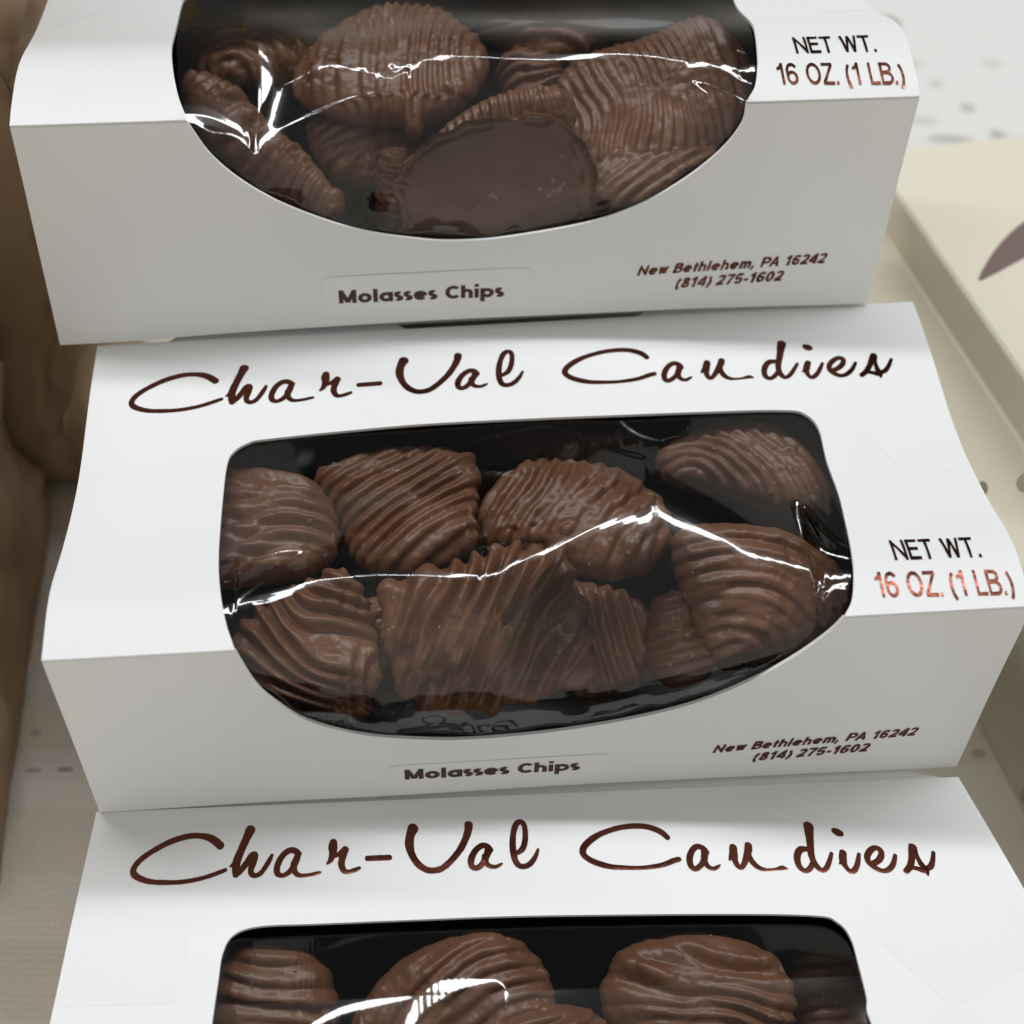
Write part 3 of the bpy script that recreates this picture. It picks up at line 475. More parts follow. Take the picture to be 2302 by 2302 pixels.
def strokes_mesh(i, name, parent):
    V = []; F = []
    for si, st in enumerate(STROKES):
        A = np.array(st)
        n = max(3, int(26 / max(1, len(A) - 1)) + 3)
        C_ = catmull(np.column_stack([A[:, 0] * WID, A[:, 1] * DEP, A[:, 2], A[:, 3]]), n)
        xy = C_[:, :2].copy()
        if i == 1:      # the print sits a little askew on this lid
            uu_ = xy[:, 0] / WID
            xy[:, 1] += (.054 - .041 * (uu_ - .1) / .75) * DEP; xy[:, 0] += (-.004 + .026 * (uu_ - .09) / .75) * WID
        hx = np.maximum(C_[:, 2] * 1.15, .01); hy = np.maximum(C_[:, 3] * 1.15, .008)
        tg = np.gradient(xy, axis=0); t = tg / np.column_stack([hx, hy]); t /= np.linalg.norm(t, axis=1)[:, None] + 1e-9
        nn = np.column_stack([-t[:, 1], t[:, 0]])
        # rounded ends
        rows = []
        def row(c, k, sc, z):
            r = []
            for e, zz in ((-1, 0.0), (-.5, .0006), (0, .0008), (.5, .0006), (1, 0.0)):
                r.append((c[0] + nn[k, 0] * hx[k] * e * sc, c[1] + nn[k, 1] * hy[k] * e * sc, 0.003 + z + zz))
            return r
        K = len(xy)
        for k in range(K):
            z = 0.0005 * (si % 9) + 0.004 * k / K
            if k == 0:
                for ca in (80, 50, 25):
                    r_ = math.radians(ca)
                    rows.append(row(xy[0] - t[0] * np.array([hx[0], hy[0]]) * math.sin(r_) * .9, 0, math.cos(r_), z))
            rows.append(row(xy[k], k, 1 + .05 * vnoise(k * 1.7, si * 3.1, 5), z))
            if k == K - 1:
                for ca in (25, 50, 80):
                    r_ = math.radians(ca)
                    rows.append(row(xy[-1] + t[-1] * np.array([hx[-1], hy[-1]]) * math.sin(r_) * .9, K - 1, math.cos(r_), z))
        b = len(V)
        for r in rows: V += r
        F += (grid_faces(len(rows), 5) + b).tolist()
    V = np.array(V)
    P = surf(i, V[:, 0] / WID, np.minimum(V[:, 1], DEP - 1e-3)); P[:, 2] += V[:, 2]
    # orient up
    f = F[0]; nrm = np.cross(P[f[1]] - P[f[0]], P[f[2]] - P[f[0]])
    o = link_mesh(name, P, F, M['foil'], parent)
    return o

# a plain grotesque drawn as strokes; cap height 1, s = stroke width
def arc(cx, cy, rx, ry, a0, a1, n=18):
    return [(cx + rx * math.cos(math.radians(t)), cy + ry * math.sin(math.radians(t))) for t in np.linspace(a0, a1, n)]
def glyph(ch, s):
    h = s / 2; b, t = h, 1 - h; X = .72 - h      # X: centre line of the top of small letters
    r = (X - b) / 2; m = (X + b) / 2
    g = {
     'N': ([[(h, 0), (h, 1)], [(h, 1 - h), (.66, h)], [(.66, 0), (.66, 1)]], .66 + h),
     'E': ([[(h, 0), (h, 1)], [(h, t), (.60, t)], [(h, .52), (.56, .52)], [(h, b), (.62, b)]], .62),
     'T': ([[(0, t), (.66, t)], [(.33, 0), (.33, t)]], .66),
     'W': ([[(h, 1), (.26, h * .4)], [(.26, h * .4), (.48, 1 - h * .4)], [(.48, 1 - h * .4), (.70, h * .4)], [(.70, h * .4), (.96 - h, 1)]], .96),
     '.': ([[(h * 1.1, 0), (h * 1.1, s * 1.1)]], s * 1.2),
     ',': ([[(h * 1.1, s * 1.1), (h * 1.1, 0), (h * .3, -s * .9)]], s * 1.2),
     '1': ([[(.30, 0), (.30, 1)], [(.02, .74)] + arc(.06, 1.0, .22, .26, -90, -10, 8)], .36 + h),
     '6': ([arc(.31, .32, .31 - h, .32 - h, 0, 360, 30), [(.56, .80)] + arc(.33, .62, .33 - h, .38 - h, 50, 180, 14) + [(h, .36)]], .62),
     'O': ([arc(.40, .5, .40 - h, .5 - h, 0, 362, 40)], .80),
     'Z': ([[(.02, t), (.60, t)], [(.58, t), (.04, b)], [(0, b), (.62, b)]], .62),
     '(': ([arc(.42, .38, .40, .66, 128, 232, 16)], .26),
     ')': ([arc(-.16, .38, .40, .66, 52, -52, 16)], .26),
     'L': ([[(h, 0), (h, 1)], [(h, b), (.54, b)]], .54),
     'B': ([[(h, 0), (h, 1)], [(h, t), (.36, t)] + arc(.36, .755 - h * .1, .22, t - .755 + h * .1, 90, -90, 12) + [(h, .52)], [(h, .52), (.38, .52)] + arc(.38, (.52 + b) / 2, .25, (.52 - b) / 2, 90, -90, 14) + [(h, b)]], .66),
     'P': ([[(h, 0), (h, 1)], [(h, t), (.38, t)] + arc(.38, (t + .44) / 2, .24, (t - .44) / 2, 90, -90, 14) + [(h, .44)]], .64),
     'A': ([[(h * .6, 0), (.36, 1 - h * .2)], [(.36, 1 - h * .2), (.72 - h * .6, 0)], [(.15, .32), (.57, .32)]], .72),
     '2': ([arc(.31, .70, .31 - h, .30 - h, 170, -30, 18) + [(.42, .42), (.12, .18), (h, b)], [(.02, b), (.61, b)]], .61),
     '4': ([[(.46, 0), (.46, 1)], [(.46, .97), (.03, .32)], [(.0, .27), (.62, .27)]], .62),
     '0': ([arc(.31, .5, .31 - h, .5 - h, 0, 362, 34)], .62),
     '8': ([arc(.31, .27 + h * .2, .31 - h, .27 - h * .8, 0, 362, 28), arc(.31, .76 - h * .1, .27 - h, .24 - h * .9, 0, 362, 26)], .62),
     '7': ([[(0, t), (.60, t)], [(.57, t), (.36, .50), (.24, 0)]], .60),
     '5': ([[(.10, t), (.56, t)], [(.12, t), (.07, .47)], [(.07, .47)] + arc(.30, .33, .31 - h, .33 - h, 130, -160, 22)], .61),
     '-': ([[(.02, .36), (.34, .36)]], .36),
     'M': ([[(h, 0), (h, 1)], [(h, 1 - h * .3), (.46, h * .6)], [(.46, h * .6), (.92 - h, 1 - h * .3)], [(.92 - h, 0), (.92 - h, 1)]], .92),
     'C': ([arc(.42, .5, .42 - h, .5 - h, 42, 318, 34)], .74),
     'e': ([[(h, m), (r * 2 + h, m)], arc(r + h, m, r, r, 0, 318, 30)], r * 2 + s),
     'o': ([arc(r + h, m, r, r, 0, 362, 32)], r * 2 + s),
     'a': ([arc(r + h, m, r, r, 0, 362, 32), [(r * 2 + h, 0), (r * 2 + h, .72)]], r * 2 + s),
     'w': ([[(h * .8, .72), (.20, h * .5)], [(.20, h * .5), (.36, .72 - h * .3)], [(.36, .72 - h * .3), (.52, h * .5)], [(.52, h * .5), (.72 - h * .8, .72)]], .72),
     't': ([[(.16, .93), (.16, .16)] + arc(.27, .16, .11, .16 - b + .001, 180, 275, 8), [(0, X), (.34, X)]], .34),
     'h': ([[(h, 0), (h, 1)], [(h, .38)] + arc(h + .20, X - .20, .20, .20, 180, 0, 14) + [(h + .40, 0)]], .40 + s),
     'l': ([[(h, 0), (h, 1)]], s),
     'i': ([[(h, 0), (h, .72)], [(h, .84), (h, .84 + s * .95)]], s),
     'm': ([[(h, 0), (h, .72)], [(h, .38)] + arc(h + .17, X - .17, .17, .17, 180, 0, 12) + [(h + .34, 0)], [(h + .34, .38)] + arc(h + .51, X - .17, .17, .17, 180, 0, 12) + [(h + .68, 0)]], .68 + s),
     's': ([arc(.21, .525 - h * .25, .21 - h * .7, .195 - h * .6, 40, 230, 14) + arc(.21, .20 + h * .2, .21 - h * .6, .20 - h * .8, 68, -140, 14)], .42),
     'p': ([arc(r + h, m, r, r, 0, 362, 32), [(h, .72), (h, -.30)]], r * 2 + s),
     ' ': ([], .30)}
    return g[ch]
def text_on(i, name, lines, material, parent, lift, shear=0.0, stroke=0.12, gap=.11, front=False, rag=0.0):
    """lines: (string, (u,v) baseline left, (u,v) baseline right, cap height as a fraction of the panel)"""
    base = DEP if front else 0.0; sc = HEI if front else DEP
    VX = []; VL = []; F = []
    cnt = 0
    for s, p0, p1, cap in lines:
        items = []; x = 0.0
        for ch in s:
            st, w = glyph(ch, stroke)
            items += [[(px + x, py) for px, py in q] for q in st]
            x += w + gap
        x -= gap
        a0 = np.array([p0[0] * WID, base + p0[1] * sc]); a1 = np.array([p1[0] * WID, base + p1[1] * sc])
        d = a1 - a0; L = np.linalg.norm(d); d /= L; up = np.array([0, -1.0])
        ky = cap * sc; kx = L / (x + shear * ky / L * x)
        for q in items:
            q = np.array(q, float)
            # densify straight runs
            dd = []
            for k in range(len(q) - 1):
                n = max(1, int(np.linalg.norm(q[k + 1] - q[k]) / .16))
                dd += [q[k] + (q[k + 1] - q[k]) * j / n for j in range(n)]
            dd.append(q[-1]); q = np.array(dd)
            tg = np.gradient(q, axis=0); tg /= np.linalg.norm(tg, axis=1)[:, None] + 1e-9
            nn = np.column_stack([-tg[:, 1], tg[:, 0]])
            hw = stroke / 2 * (1 + rag * vnoise(np.arange(len(q)) * .9 + cnt * 3.3, np.zeros(len(q)) + cnt, 3))[:, None]
            b = len(VX)
            for e in (-1, 1):
                for k in range(len(q)):
                    p = q[k] + nn[k] * hw[k] * e
                    VX.append(a0 + p[0] * kx * d + p[1] * ky * (up + shear * d))
                    VL.append(lift + .0006 * (cnt % 7) + .0012 * k / len(q))
            F += (grid_faces(2, len(q)) + b).tolist()
            cnt += 1
    V = np.array(VX)
    a = np.maximum(V[:, 1], DEP + 1e-3) if front else np.minimum(V[:, 1], DEP - 1e-3)
    P = surf(i, V[:, 0] / WID, a, 0.0)
    c = {k: np.array(v) for k, v in CORNERS[i].items()}; ex = c['FTR'] - c['FTL']
    nf = np.array([ex[1], -ex[0], 0]) / np.linalg.norm(ex[:2]) if front else np.array([0, 0, 1.0])
    P = P + np.array(VL)[:, None] * nf
    return link_mesh(name, P, F, material, parent, smooth=False)

# film creases: (u, v on the top panel) where the film starts to fall forward, (u, w on the front panel) where it turns down
CREASE_TOP = [
 [(.14, .62), (.27, .63), (.30, .69), (.34, .80), (.382, .88), (.397, .827), (.45, .732), (.546, .785), (.648, .815), (.742, .867), (.767, .856), (.804, .927), (.86, .97)],
 [(.14, .93), (.174, .908), (.216, .88), (.269, .862), (.323, .86), (.377, .872), (.44, .894), (.466, .827), (.551, .68), (.638, .563), (.71, .726), (.763, .88), (.792, .931), (.86, .95)],
 [(.14, .80), (.86, .80)]]
CREASE_FRONT = [
 [(.14, .14), (.21, .17), (.28, .22), (.34, .31), (.4, .38), (.49, .42), (.6, .39), (.7, .29), (.8, .07), (.86, .02)],
 [(.14, .01), (.19, .05), (.264, .25), (.345, .385), (.43, .413), (.526, .377), (.652, .254), (.795, .08), (.86, .02)],
 [(.14, .02), (.21, .12), (.3, .36), (.4, .52), (.49, .56), (.6, .52), (.7, .40), (.8, .08), (.86, .02)]]
# small dents of the film: u, v, radius cm, depth cm
DENTS = [   # u, v, radius along, radius across, turn, depth (cm)
 [(.30, .40, 1.3, 1.0, 0, .08), (.55, .50, 1.5, .9, .2, .08)],
 [(.40, .45, 1.6, 1.2, 0, .08), (.62, .42, 1.2, .9, 0, .08)],
 [(.80, .62, .6, .4, 0, .05)]]
SIG = [0.64, 0.62, 0.60]
FACETS=[[{"p":[[0.2422,0.6152,0.044],[0.2563,0.7446,0.097],[0.265,0.8096,0.137],[0.2622,0.8597,0.104],[0.2556,0.9019,0.072],[0.253,0.9485,0.041],[0.2541,1.0509,0.015]],"w":1},{"p":[[0.265,0.8071,0.126],[0.2888,0.8226,0.063],[0.3164,0.8199,0.016]],"w":1},{"p":[[0.2486,0.66,0.055],[0.2823,0.7832,0.042],[0.3063,0.8113,0.032]],"w":1},{"p":[[0.1832,0.9497,0.025],[0.2036,0.9888,0.025],[0.2322,1.01,0.025],[0.2544,1.062,0.02]],"w":1},{"p":[[0.2544,1.062,0.02],[0.2718,1.0016,0.025],[0.3065,0.964,0.031],[0.3412,0.946,0.031],[0.3878,0.9274,0.026]],"w":1},{"p":[[0.7513,0.9287,0.021],[0.7642,0.9592,0.026],[0.7832,0.9865,0.026],[0.8061,1.0036,0.026]],"w":1},{"p":[[0.7513,0.9287,0.021],[0.7688,0.9362,0.027],[0.7934,0.9703,0.026],[0.8119,0.9961,0.032]],"w":1},{"p":[[0.7888,0.886,0.032],[0.8031,0.9199,0.032],[0.818,0.9463,0.032]],"w":1},{"p":[[0.8078,0.8255,0.022],[0.8157,0.8392,0.021]],"w":1},{"p":[[0.3889,0.8563,0.052],[0.3991,0.8421,0.042],[0.4096,0.8474,0.042],[0.4033,0.8759,0.042],[0.4154,0.8595,0.042],[0.4294,0.8338,0.032]],"w":1},{"p":[[0.1838,0.9528,0.03],[0.1919,0.9597,0.03],[0.2002,0.9843,0.02]],"w":1},{"p":[[0.4876,0.9168,0.052],[0.5016,0.9379,0.031]],"w":0.85}],[{"p":[[0.1756,0.9095,0.028],[0.1925,0.877,0.028],[0.2154,0.8285,0.029],[0.2355,0.7702,0.029],[0.2523,0.7419,0.03]],"w":1},{"p":[[0.2523,0.7419,0.025],[0.2292,0.7413,0.03],[0.2077,0.7569,0.029],[0.1936,0.7891,0.029],[0.1829,0.8196,0.029],[0.1714,0.8294,0.029]],"w":1},{"p":[[0.1694,0.769,0.02],[0.1804,0.7594,0.025],[0.1849,0.7759,0.024],[0.1795,0.8013,0.024],[0.1715,0.8177,0.019]],"w":1},{"p":[[0.206,0.8921,0.056],[0.2218,0.8824,0.076],[0.2404,0.8742,0.057]],"w":1},{"p":[[0.7862,0.6815,0.051],[0.7875,0.7253,0.071],[0.7911,0.7863,0.06],[0.8013,0.83,0.04],[0.8252,0.8588,0.03]],"w":1},{"p":[[0.7866,0.6777,0.041],[0.7984,0.6876,0.031],[0.8067,0.7492,0.03],[0.8172,0.8025,0.03],[0.8284,0.831,0.02]],"w":1},{"p":[[0.7932,0.9568,0.039],[0.8031,0.9335,0.049],[0.8173,0.9253,0.039]],"w":1},{"p":[[0.8048,0.9337,0.039],[0.8158,0.9412,0.029]],"w":1},{"p":[[0.4372,0.7662,0.04]],"w":1},{"p":[[0.6107,0.3392,0.022],[0.6181,0.3635,0.028],[0.6325,0.3925,0.033],[0.6539,0.4162,0.022]],"w":0.93},{"p":[[0.4441,0.3876,0.016],[0.4936,0.365,0.016],[0.5275,0.3601,0.016],[0.566,0.3926,0.016],[0.6063,0.4418,0.022],[0.6313,0.4635,0.032]],"w":0.92}],[{"p":[[0.2505,0.5352,0.038],[0.2756,0.5093,0.048],[0.3011,0.497,0.048],[0.345,0.4832,0.029]],"w":1},{"p":[[0.341,0.5429,0.076],[0.3548,0.5005,0.115],[0.3738,0.4699,0.136],[0.3951,0.4581,0.088],[0.4293,0.4534,0.029]],"w":1},{"p":[[0.4293,0.4534,0.029],[0.4376,0.472,0.029],[0.4339,0.5091,0.029],[0.4263,0.5546,0.029]],"w":1},{"p":[[0.2332,0.3844,0.01],[0.3073,0.404,0.01],[0.4018,0.4257,0.01]],"w":0.9}]]
def film_mesh(i, parent):
    nu, na = 420, 340
    u = np.linspace(.145 if i else .14, .862, nu); a = np.linspace(DEP * (.24 if i == 2 else .27), DEP + HEI * .70, na)
    ct = np.array(CREASE_TOP[i]); cf = np.array(CREASE_FRONT[i])
    # a little rounding of the polyline in u
    uu = np.linspace(0, 1, 800)
    def sm(xs, ys, s):
        y = np.interp(uu, xs, ys); k = np.exp(-np.linspace(-3, 3, 2 * s * 3 + 1) ** 2 / 2); k /= k.sum()
        return np.convolve(np.pad(y, 3 * s, mode='edge'), k, 'valid')
    c1 = np.interp(u, uu, sm(ct[:, 0], ct[:, 1], 5)) * DEP; c2 = DEP + np.interp(u, uu, sm(cf[:, 0], cf[:, 1], 8)) * HEI
    Uc = u[None, :]
    A1 = surf(i, u, np.minimum(c1, DEP - 1e-3)); A2 = surf(i, u, np.maximum(c2, DEP + 1e-3))
    def raw(aa):
        P = surf(i, np.broadcast_to(Uc, (na, nu)), np.broadcast_to(aa, (na, nu)))
        t = (aa - c1[None]) / (c2 - c1)[None]
        L = A1[None] * (1 - t[..., None]) + A2[None] * t[..., None]
        return np.where(((t > 0) & (t < 1))[..., None], L, P)
    acc = 0; wsum = 0
    ww = 1 + .55 * vnoise(np.linspace(0, 7, nu), np.zeros(nu), 60 + i)[None]
    for k in np.linspace(-2.4, 2.4, 17):
        w = math.exp(-k * k / 2); acc = acc + w * raw(a[:, None] + k * SIG[i] * ww); wsum += w
    P = acc / wsum
    c = {k: np.array(v) for k, v in CORNERS[i].items()}
    ex = c['FTR'] - c['FTL']; ex /= np.linalg.norm(ex); ny = np.array([-ex[1], ex[0], 0])
    P = P + ny * .085; P[..., 2] -= .085
    X = np.broadcast_to(Uc, (na, nu)) * WID; Y = np.broadcast_to(a[:, None], (na, nu))
    z = np.zeros_like(X)
    # taut film: sags and long, faint pull lines
    z += .010 * vnoise(X * .55, Y * .6, 11 + i) + .0035 * vnoise(X * 1.5, Y * 1.3, 21 + i)
    for k in range(14):
        rnd = random.Random(100 * i + k)
        x0 = rnd.uniform(2.5, 15.5); y0 = rnd.uniform(3, 11.5); th = rnd.uniform(-.9, .9) + (1.57 if rnd.random() < .35 else 0)
        dx = (X - x0) * math.cos(th) + (Y - y0) * math.sin(th); dy = -(X - x0) * math.sin(th) + (Y - y0) * math.cos(th)
        z += rnd.uniform(-.012, .008) * np.exp(-(dy / .16) ** 2) * np.exp(-(dx / rnd.uniform(.6, 1.8)) ** 2)
    for du, dv, ra, rb, th, dep in DENTS[i]:
        ax = (X - du * WID) * math.cos(th) + (Y - dv * DEP) * math.sin(th); bx = -(X - du * WID) * math.sin(th) + (Y - dv * DEP) * math.cos(th)
        z -= dep * np.exp(-(ax / ra) ** 2 - (bx / rb) ** 2)
    if i == 2:      # on the nearest box the film rises from under the back edge to its crest
        z -= .11 * np.clip((.48 * DEP - Y), 0, None) * (1 - .35 * sstep(2.6, 2.2, Y)) 
    # crinkles of the strip behind the front window
    fr = sstep(DEP + .4, DEP + 1.6, Y)
    z += fr * (2.1 if i == 0 else 1.15) * (.03 * vnoise(X * .9, Y * 1.2, 31 + i) + .016 * vnoise(X * 2.2, Y * 1.6, 41 + i))
    edge = sstep(0, .05, (Uc - u[0])) * sstep(0, .05, (u[-1] - Uc))
    z = np.minimum(z * edge, .03)
    P[..., 2] += z * (1 - .75 * fr); P = P - ny * (z * fr)[..., None]
    # glare outlines modelled into the film's shape as facets: there the film tips forward by the angle that
    # mirrors the ceiling tube; it relaxes again in front of each facet
    M_ = np.zeros_like(X)
    for st in FACETS[i]:
        A = np.array(st['p']); c_ = catmull(np.column_stack([A[:, 0] * WID, A[:, 1] * DEP, A[:, 2]]), 14) if len(A) > 1 else np.array([[A[0, 0] * WID, A[0, 1] * DEP, A[0, 2]]])
        d2 = np.full(X.shape, -9.0)
        for x_, y_, h_ in c_:
            d2 = np.maximum(d2, h_ - np.hypot(X - x_, (Y - y_) * .75))
        M_ = np.maximum(M_, st['w'] * sstep(-.05 if i == 0 else -.035, .012, d2))
    lampv = np.array([0.0, 72.0, 177.0]); camv = np.array(CAM_LOC)
    aa = camv - P; bb = lampv - P
    ay = aa @ ny; by = bb @ ny; ah = np.sqrt((aa ** 2).sum(-1)); bh = np.hypot(by, bb[..., 2])
    hy = ay / ah * 1.0 + by / bh * np.hypot(ay, aa[..., 2]) / ah; hz = aa[..., 2] / ah + bb[..., 2] / bh * np.hypot(ay, aa[..., 2]) / ah
    need = -hy / hz                                    # forward drop per forward distance
    fwd = -(P @ ny); ds = np.gradient(fwd, axis=0); cur = -np.gradient(P[..., 2], axis=0) / np.maximum(ds, 1e-4)
    ok = ds > .3 * (a[1] - a[0])
    diff = np.where(ok, (need - cur) * M_, 0) * ds
    D = np.zeros_like(X); run = np.zeros(nu); E = np.zeros_like(X); nur = np.zeros(nu)
    for k in range(na):
        run = run * (1 - (1 - M_[k]) * np.clip(ds[k], 0, 1) / 1.0) + diff[k]; D[k] = run
        j = na - 1 - k
        nur = nur * (1 - (1 - M_[j]) * np.clip(ds[j], 0, 1) / 1.0) + diff[j]; E[j] = nur
    P[..., 2] += .3 * E - .7 * D
    return link_mesh('film_window', P, grid_faces(na, nu, flip=True), M['film'], parent)

def quad(name, pts, material, parent, t=None):
    o = link_mesh(name, pts, [[0, 1, 2, 3]], material, parent, smooth=False)
    if t: thick(o, t)
    return o

def candy_box(i, label):
    c = {k: np.array(v) for k, v in CORNERS[i].items()}
    zb = c['FBL'][2]
    BBL = np.array([*c['BTL'][:2], zb]); BBR = np.array([*c['BTR'][:2], zb])
    r = root('candy_box', [*((c['FBL'] + c['FBR'] + BBL + BBR) / 4)[:2], zb])
    tag(r, label, 'candy box', 'white windowed candy boxes')
    wt = catmull([(p[0], p[1] * DEP) for p in WIN_TOP[i]], 5); wf = catmull([(p[0], DEP + .06 + p[1] * HEI) for p in WIN_FRONT[i]], 5)
    wt[:, 1] = np.minimum(wt[:, 1], DEP); wf[:, 1] = np.maximum(wf[:, 1], DEP + .06)
    panel_mesh(i, 'top_panel', 0.0, DEP, wt, r)
    panel_mesh(i, 'front_panel', DEP + .06, DEP + HEI, wf, r)
    ex = c['FTR'] - c['FTL']; ex /= np.linalg.norm(ex); ny = np.array([-ex[1], ex[0], 0])
    for ue, sgn in ((0.0, 1), (1.0, -1)):
        v = np.linspace(.006, .994, 24)
        top = surf(i, np.full(24, ue), v * DEP) + ex * sgn * .05; top[:, 2] -= .07
        bot = top.copy(); bot[:, 2] = zb + .03
        fb = c['FBL'] if ue == 0 else c['FBR']; ft = c['FTL'] if ue == 0 else c['FTR']
        bot[:, :2] += np.outer(v, (fb - ft)[:2])
        mid = (top + bot) / 2 - ex * sgn * .03
        o = link_mesh('side_panel', np.vstack([top, mid, bot]), grid_faces(3, 24, flip=(sgn < 0)), M['paper'], r)
        thick(o, .045, 0.0)
    dz = np.array([0, 0, 1.0])
    quad('back_panel', [BBR - ex * .07 - ny * .05 + dz * .03, BBL + ex * .07 - ny * .05 + dz * .03, c['BTL'] + ex * .07 - ny * .05 - dz * .06, c['BTR'] - ex * .07 - ny * .05 - dz * .06], M['paper'], r, .045)
    quad('bottom_panel', [c['FBL'] + ny * .07 + ex * .07 + dz * .02, c['FBR'] + ny * .07 - ex * .07 + dz * .02, BBR - ny * .07 - ex * .07 + dz * .02, BBL - ny * .07 + ex * .07 + dz * .02], M['paper'], r)
    # tuck flaps showing behind the back edge
    for u0, u1 in (((.08, .37), (.65, .94)) if i != 2 else ((.02, .985),)):
        s = np.linspace(0, 1, 14); e = np.minimum(1, np.minimum(s, 1 - s) / .06) ** .5
        b0 = surf(i, u0 + (u1 - u0) * s, np.zeros(14)) + ny * .02; b0[:, 2] -= .055
        b1 = b0 + ny * (.34 * e)[:, None]; b1[:, 2] += .03 * e
        o = link_mesh('tuck_flap', np.vstack([b0, b1]), grid_faces(2, 14), M['paper'], r); thick(o, .04)
    # black inner tray
    ins = .16
    f0 = c['FBL'] + (ex + ny) * ins; f1 = c['FBR'] + (-ex + ny) * ins; b1 = BBR + (-ex - ny) * ins; b0 = BBL + (ex - ny) * ins
    fl = .12
    V = []; 
    for p in (f0, f1, b1, b0): V.append([p[0], p[1], zb + fl])
    for p, h in ((f0, 1.5), (f1, 1.5), (b1, 4.45), (b0, 4.45)): V.append([p[0], p[1], zb + h])
    for p in (f0 + ny * .3, f1 + ny * .3): V.append([p[0], p[1], zb + 4.3])
    tr = link_mesh('inner_tray', V, [[0, 1, 2, 3], [0, 4, 5, 1], [1, 5, 9, 6, 2], [2, 6, 7, 3], [3, 7, 8, 4, 0]], M['tray'], r, smooth=False)
    film_mesh(i, r)
    return r

B_TOP = candy_box(0, 'uppermost white candy box, an overturned smooth chip behind its oval window')
B_MID = candy_box(1, 'middle white candy box, whole window in view, film with a long zigzag glare line')
B_LOW = candy_box(2, 'nearest white candy box at the bottom, a shadow across its lid lettering')

# lettering
for i, b in ((1, B_MID), (2, B_LOW)):
    strokes_mesh(i, 'script_lettering', b)
for i, b in ((0, B_TOP), (1, B_MID), (2, B_LOW)):
    text_on(i, 'weight_lettering', [('NET WT.', (.869, .876), (.962, .881), .0585), ('16 OZ. (1 LB.)', (.842, .963), (.985, .974), .0600)], M['foil'], b, .010, 0.0, .135, .09, rag=.15)
    text_on(i, 'address_lettering', [('New Bethlehem, PA 16242', (.700, .803 if i != 1 else .815), (.935, .775 if i != 1 else .762), .052), ('(814) 275-1602', (.750, .880 if i != 1 else .886), (.885, .860 if i != 1 else .855), .055)], M['foil'], b, .008, .22, .21, .10, front=True, rag=.3)
for i, b, sx, ang in ((0, B_TOP, (.320, .571, .734, .912), .003), (1, B_MID, (.332, .583, .780, .985), -.004)):
    u0, u1, w0, w1 = sx
    # sticker with rounded corners
    n = 6; pts = []
    rx = .16; cx = [(u1 * WID - rx, w0 * HEI + rx), (u1 * WID - rx, w1 * HEI - rx), (u0 * WID + rx, w1 * HEI - rx), (u0 * WID + rx, w0 * HEI + rx)]
    for k, (x, y) in enumerate(cx):
        for j in range(n + 1):
            t = math.radians(-90 + 90 * k + 90 * j / n)
            pts.append((x + rx * math.cos(t), y + rx * math.sin(t)))
    pts = np.array(pts)
    X = surf(i, pts[:, 0] / WID, DEP + pts[:, 1], .012)
    st = link_mesh('flavour_sticker', X, [list(range(len(X)))[::-1]], M['label'], b, smooth=False)
    thick(st, .004)
    bl = (.338, .874, .537, .882) if i == 0 else (.349, .880, .548, .884)
    text_on(i, 'sticker_lettering', [('Molasses Chips', bl[:2], bl[2:], .070)], M['ink'], st, .0165, 0.0, .235, .075, front=True)

# matte tape tabs on the lids: (u, v) corners, cut end first
for i, b, q in ((1, B_MID, [(.930, .608), (.882, .398), (.998, .330), (.998, .555)]),
                (1, B_MID, [(.070, .277), (.114, .432), (.002, .437), (.002, .321)]),
                (2, B_LOW, [(.124, .285), (.119, .468), (.003, .463), (.003, .281)]),
                (2, B_LOW, [(.864, .559), (.824, .406), (.975, .243), (.998, .440)]),
                (0, B_TOP, [(.930, .596), (.925, .40), (.998, .36), (.998, .569)]),
                (0, B_TOP, [(.098, .416), (.090, .25), (.003, .30), (.003, .612)])):
    patch(i, 'tape_tab', [(p[0], p[1] * DEP) for p in q], M['tape'], b, .0035, 24, 8, True)

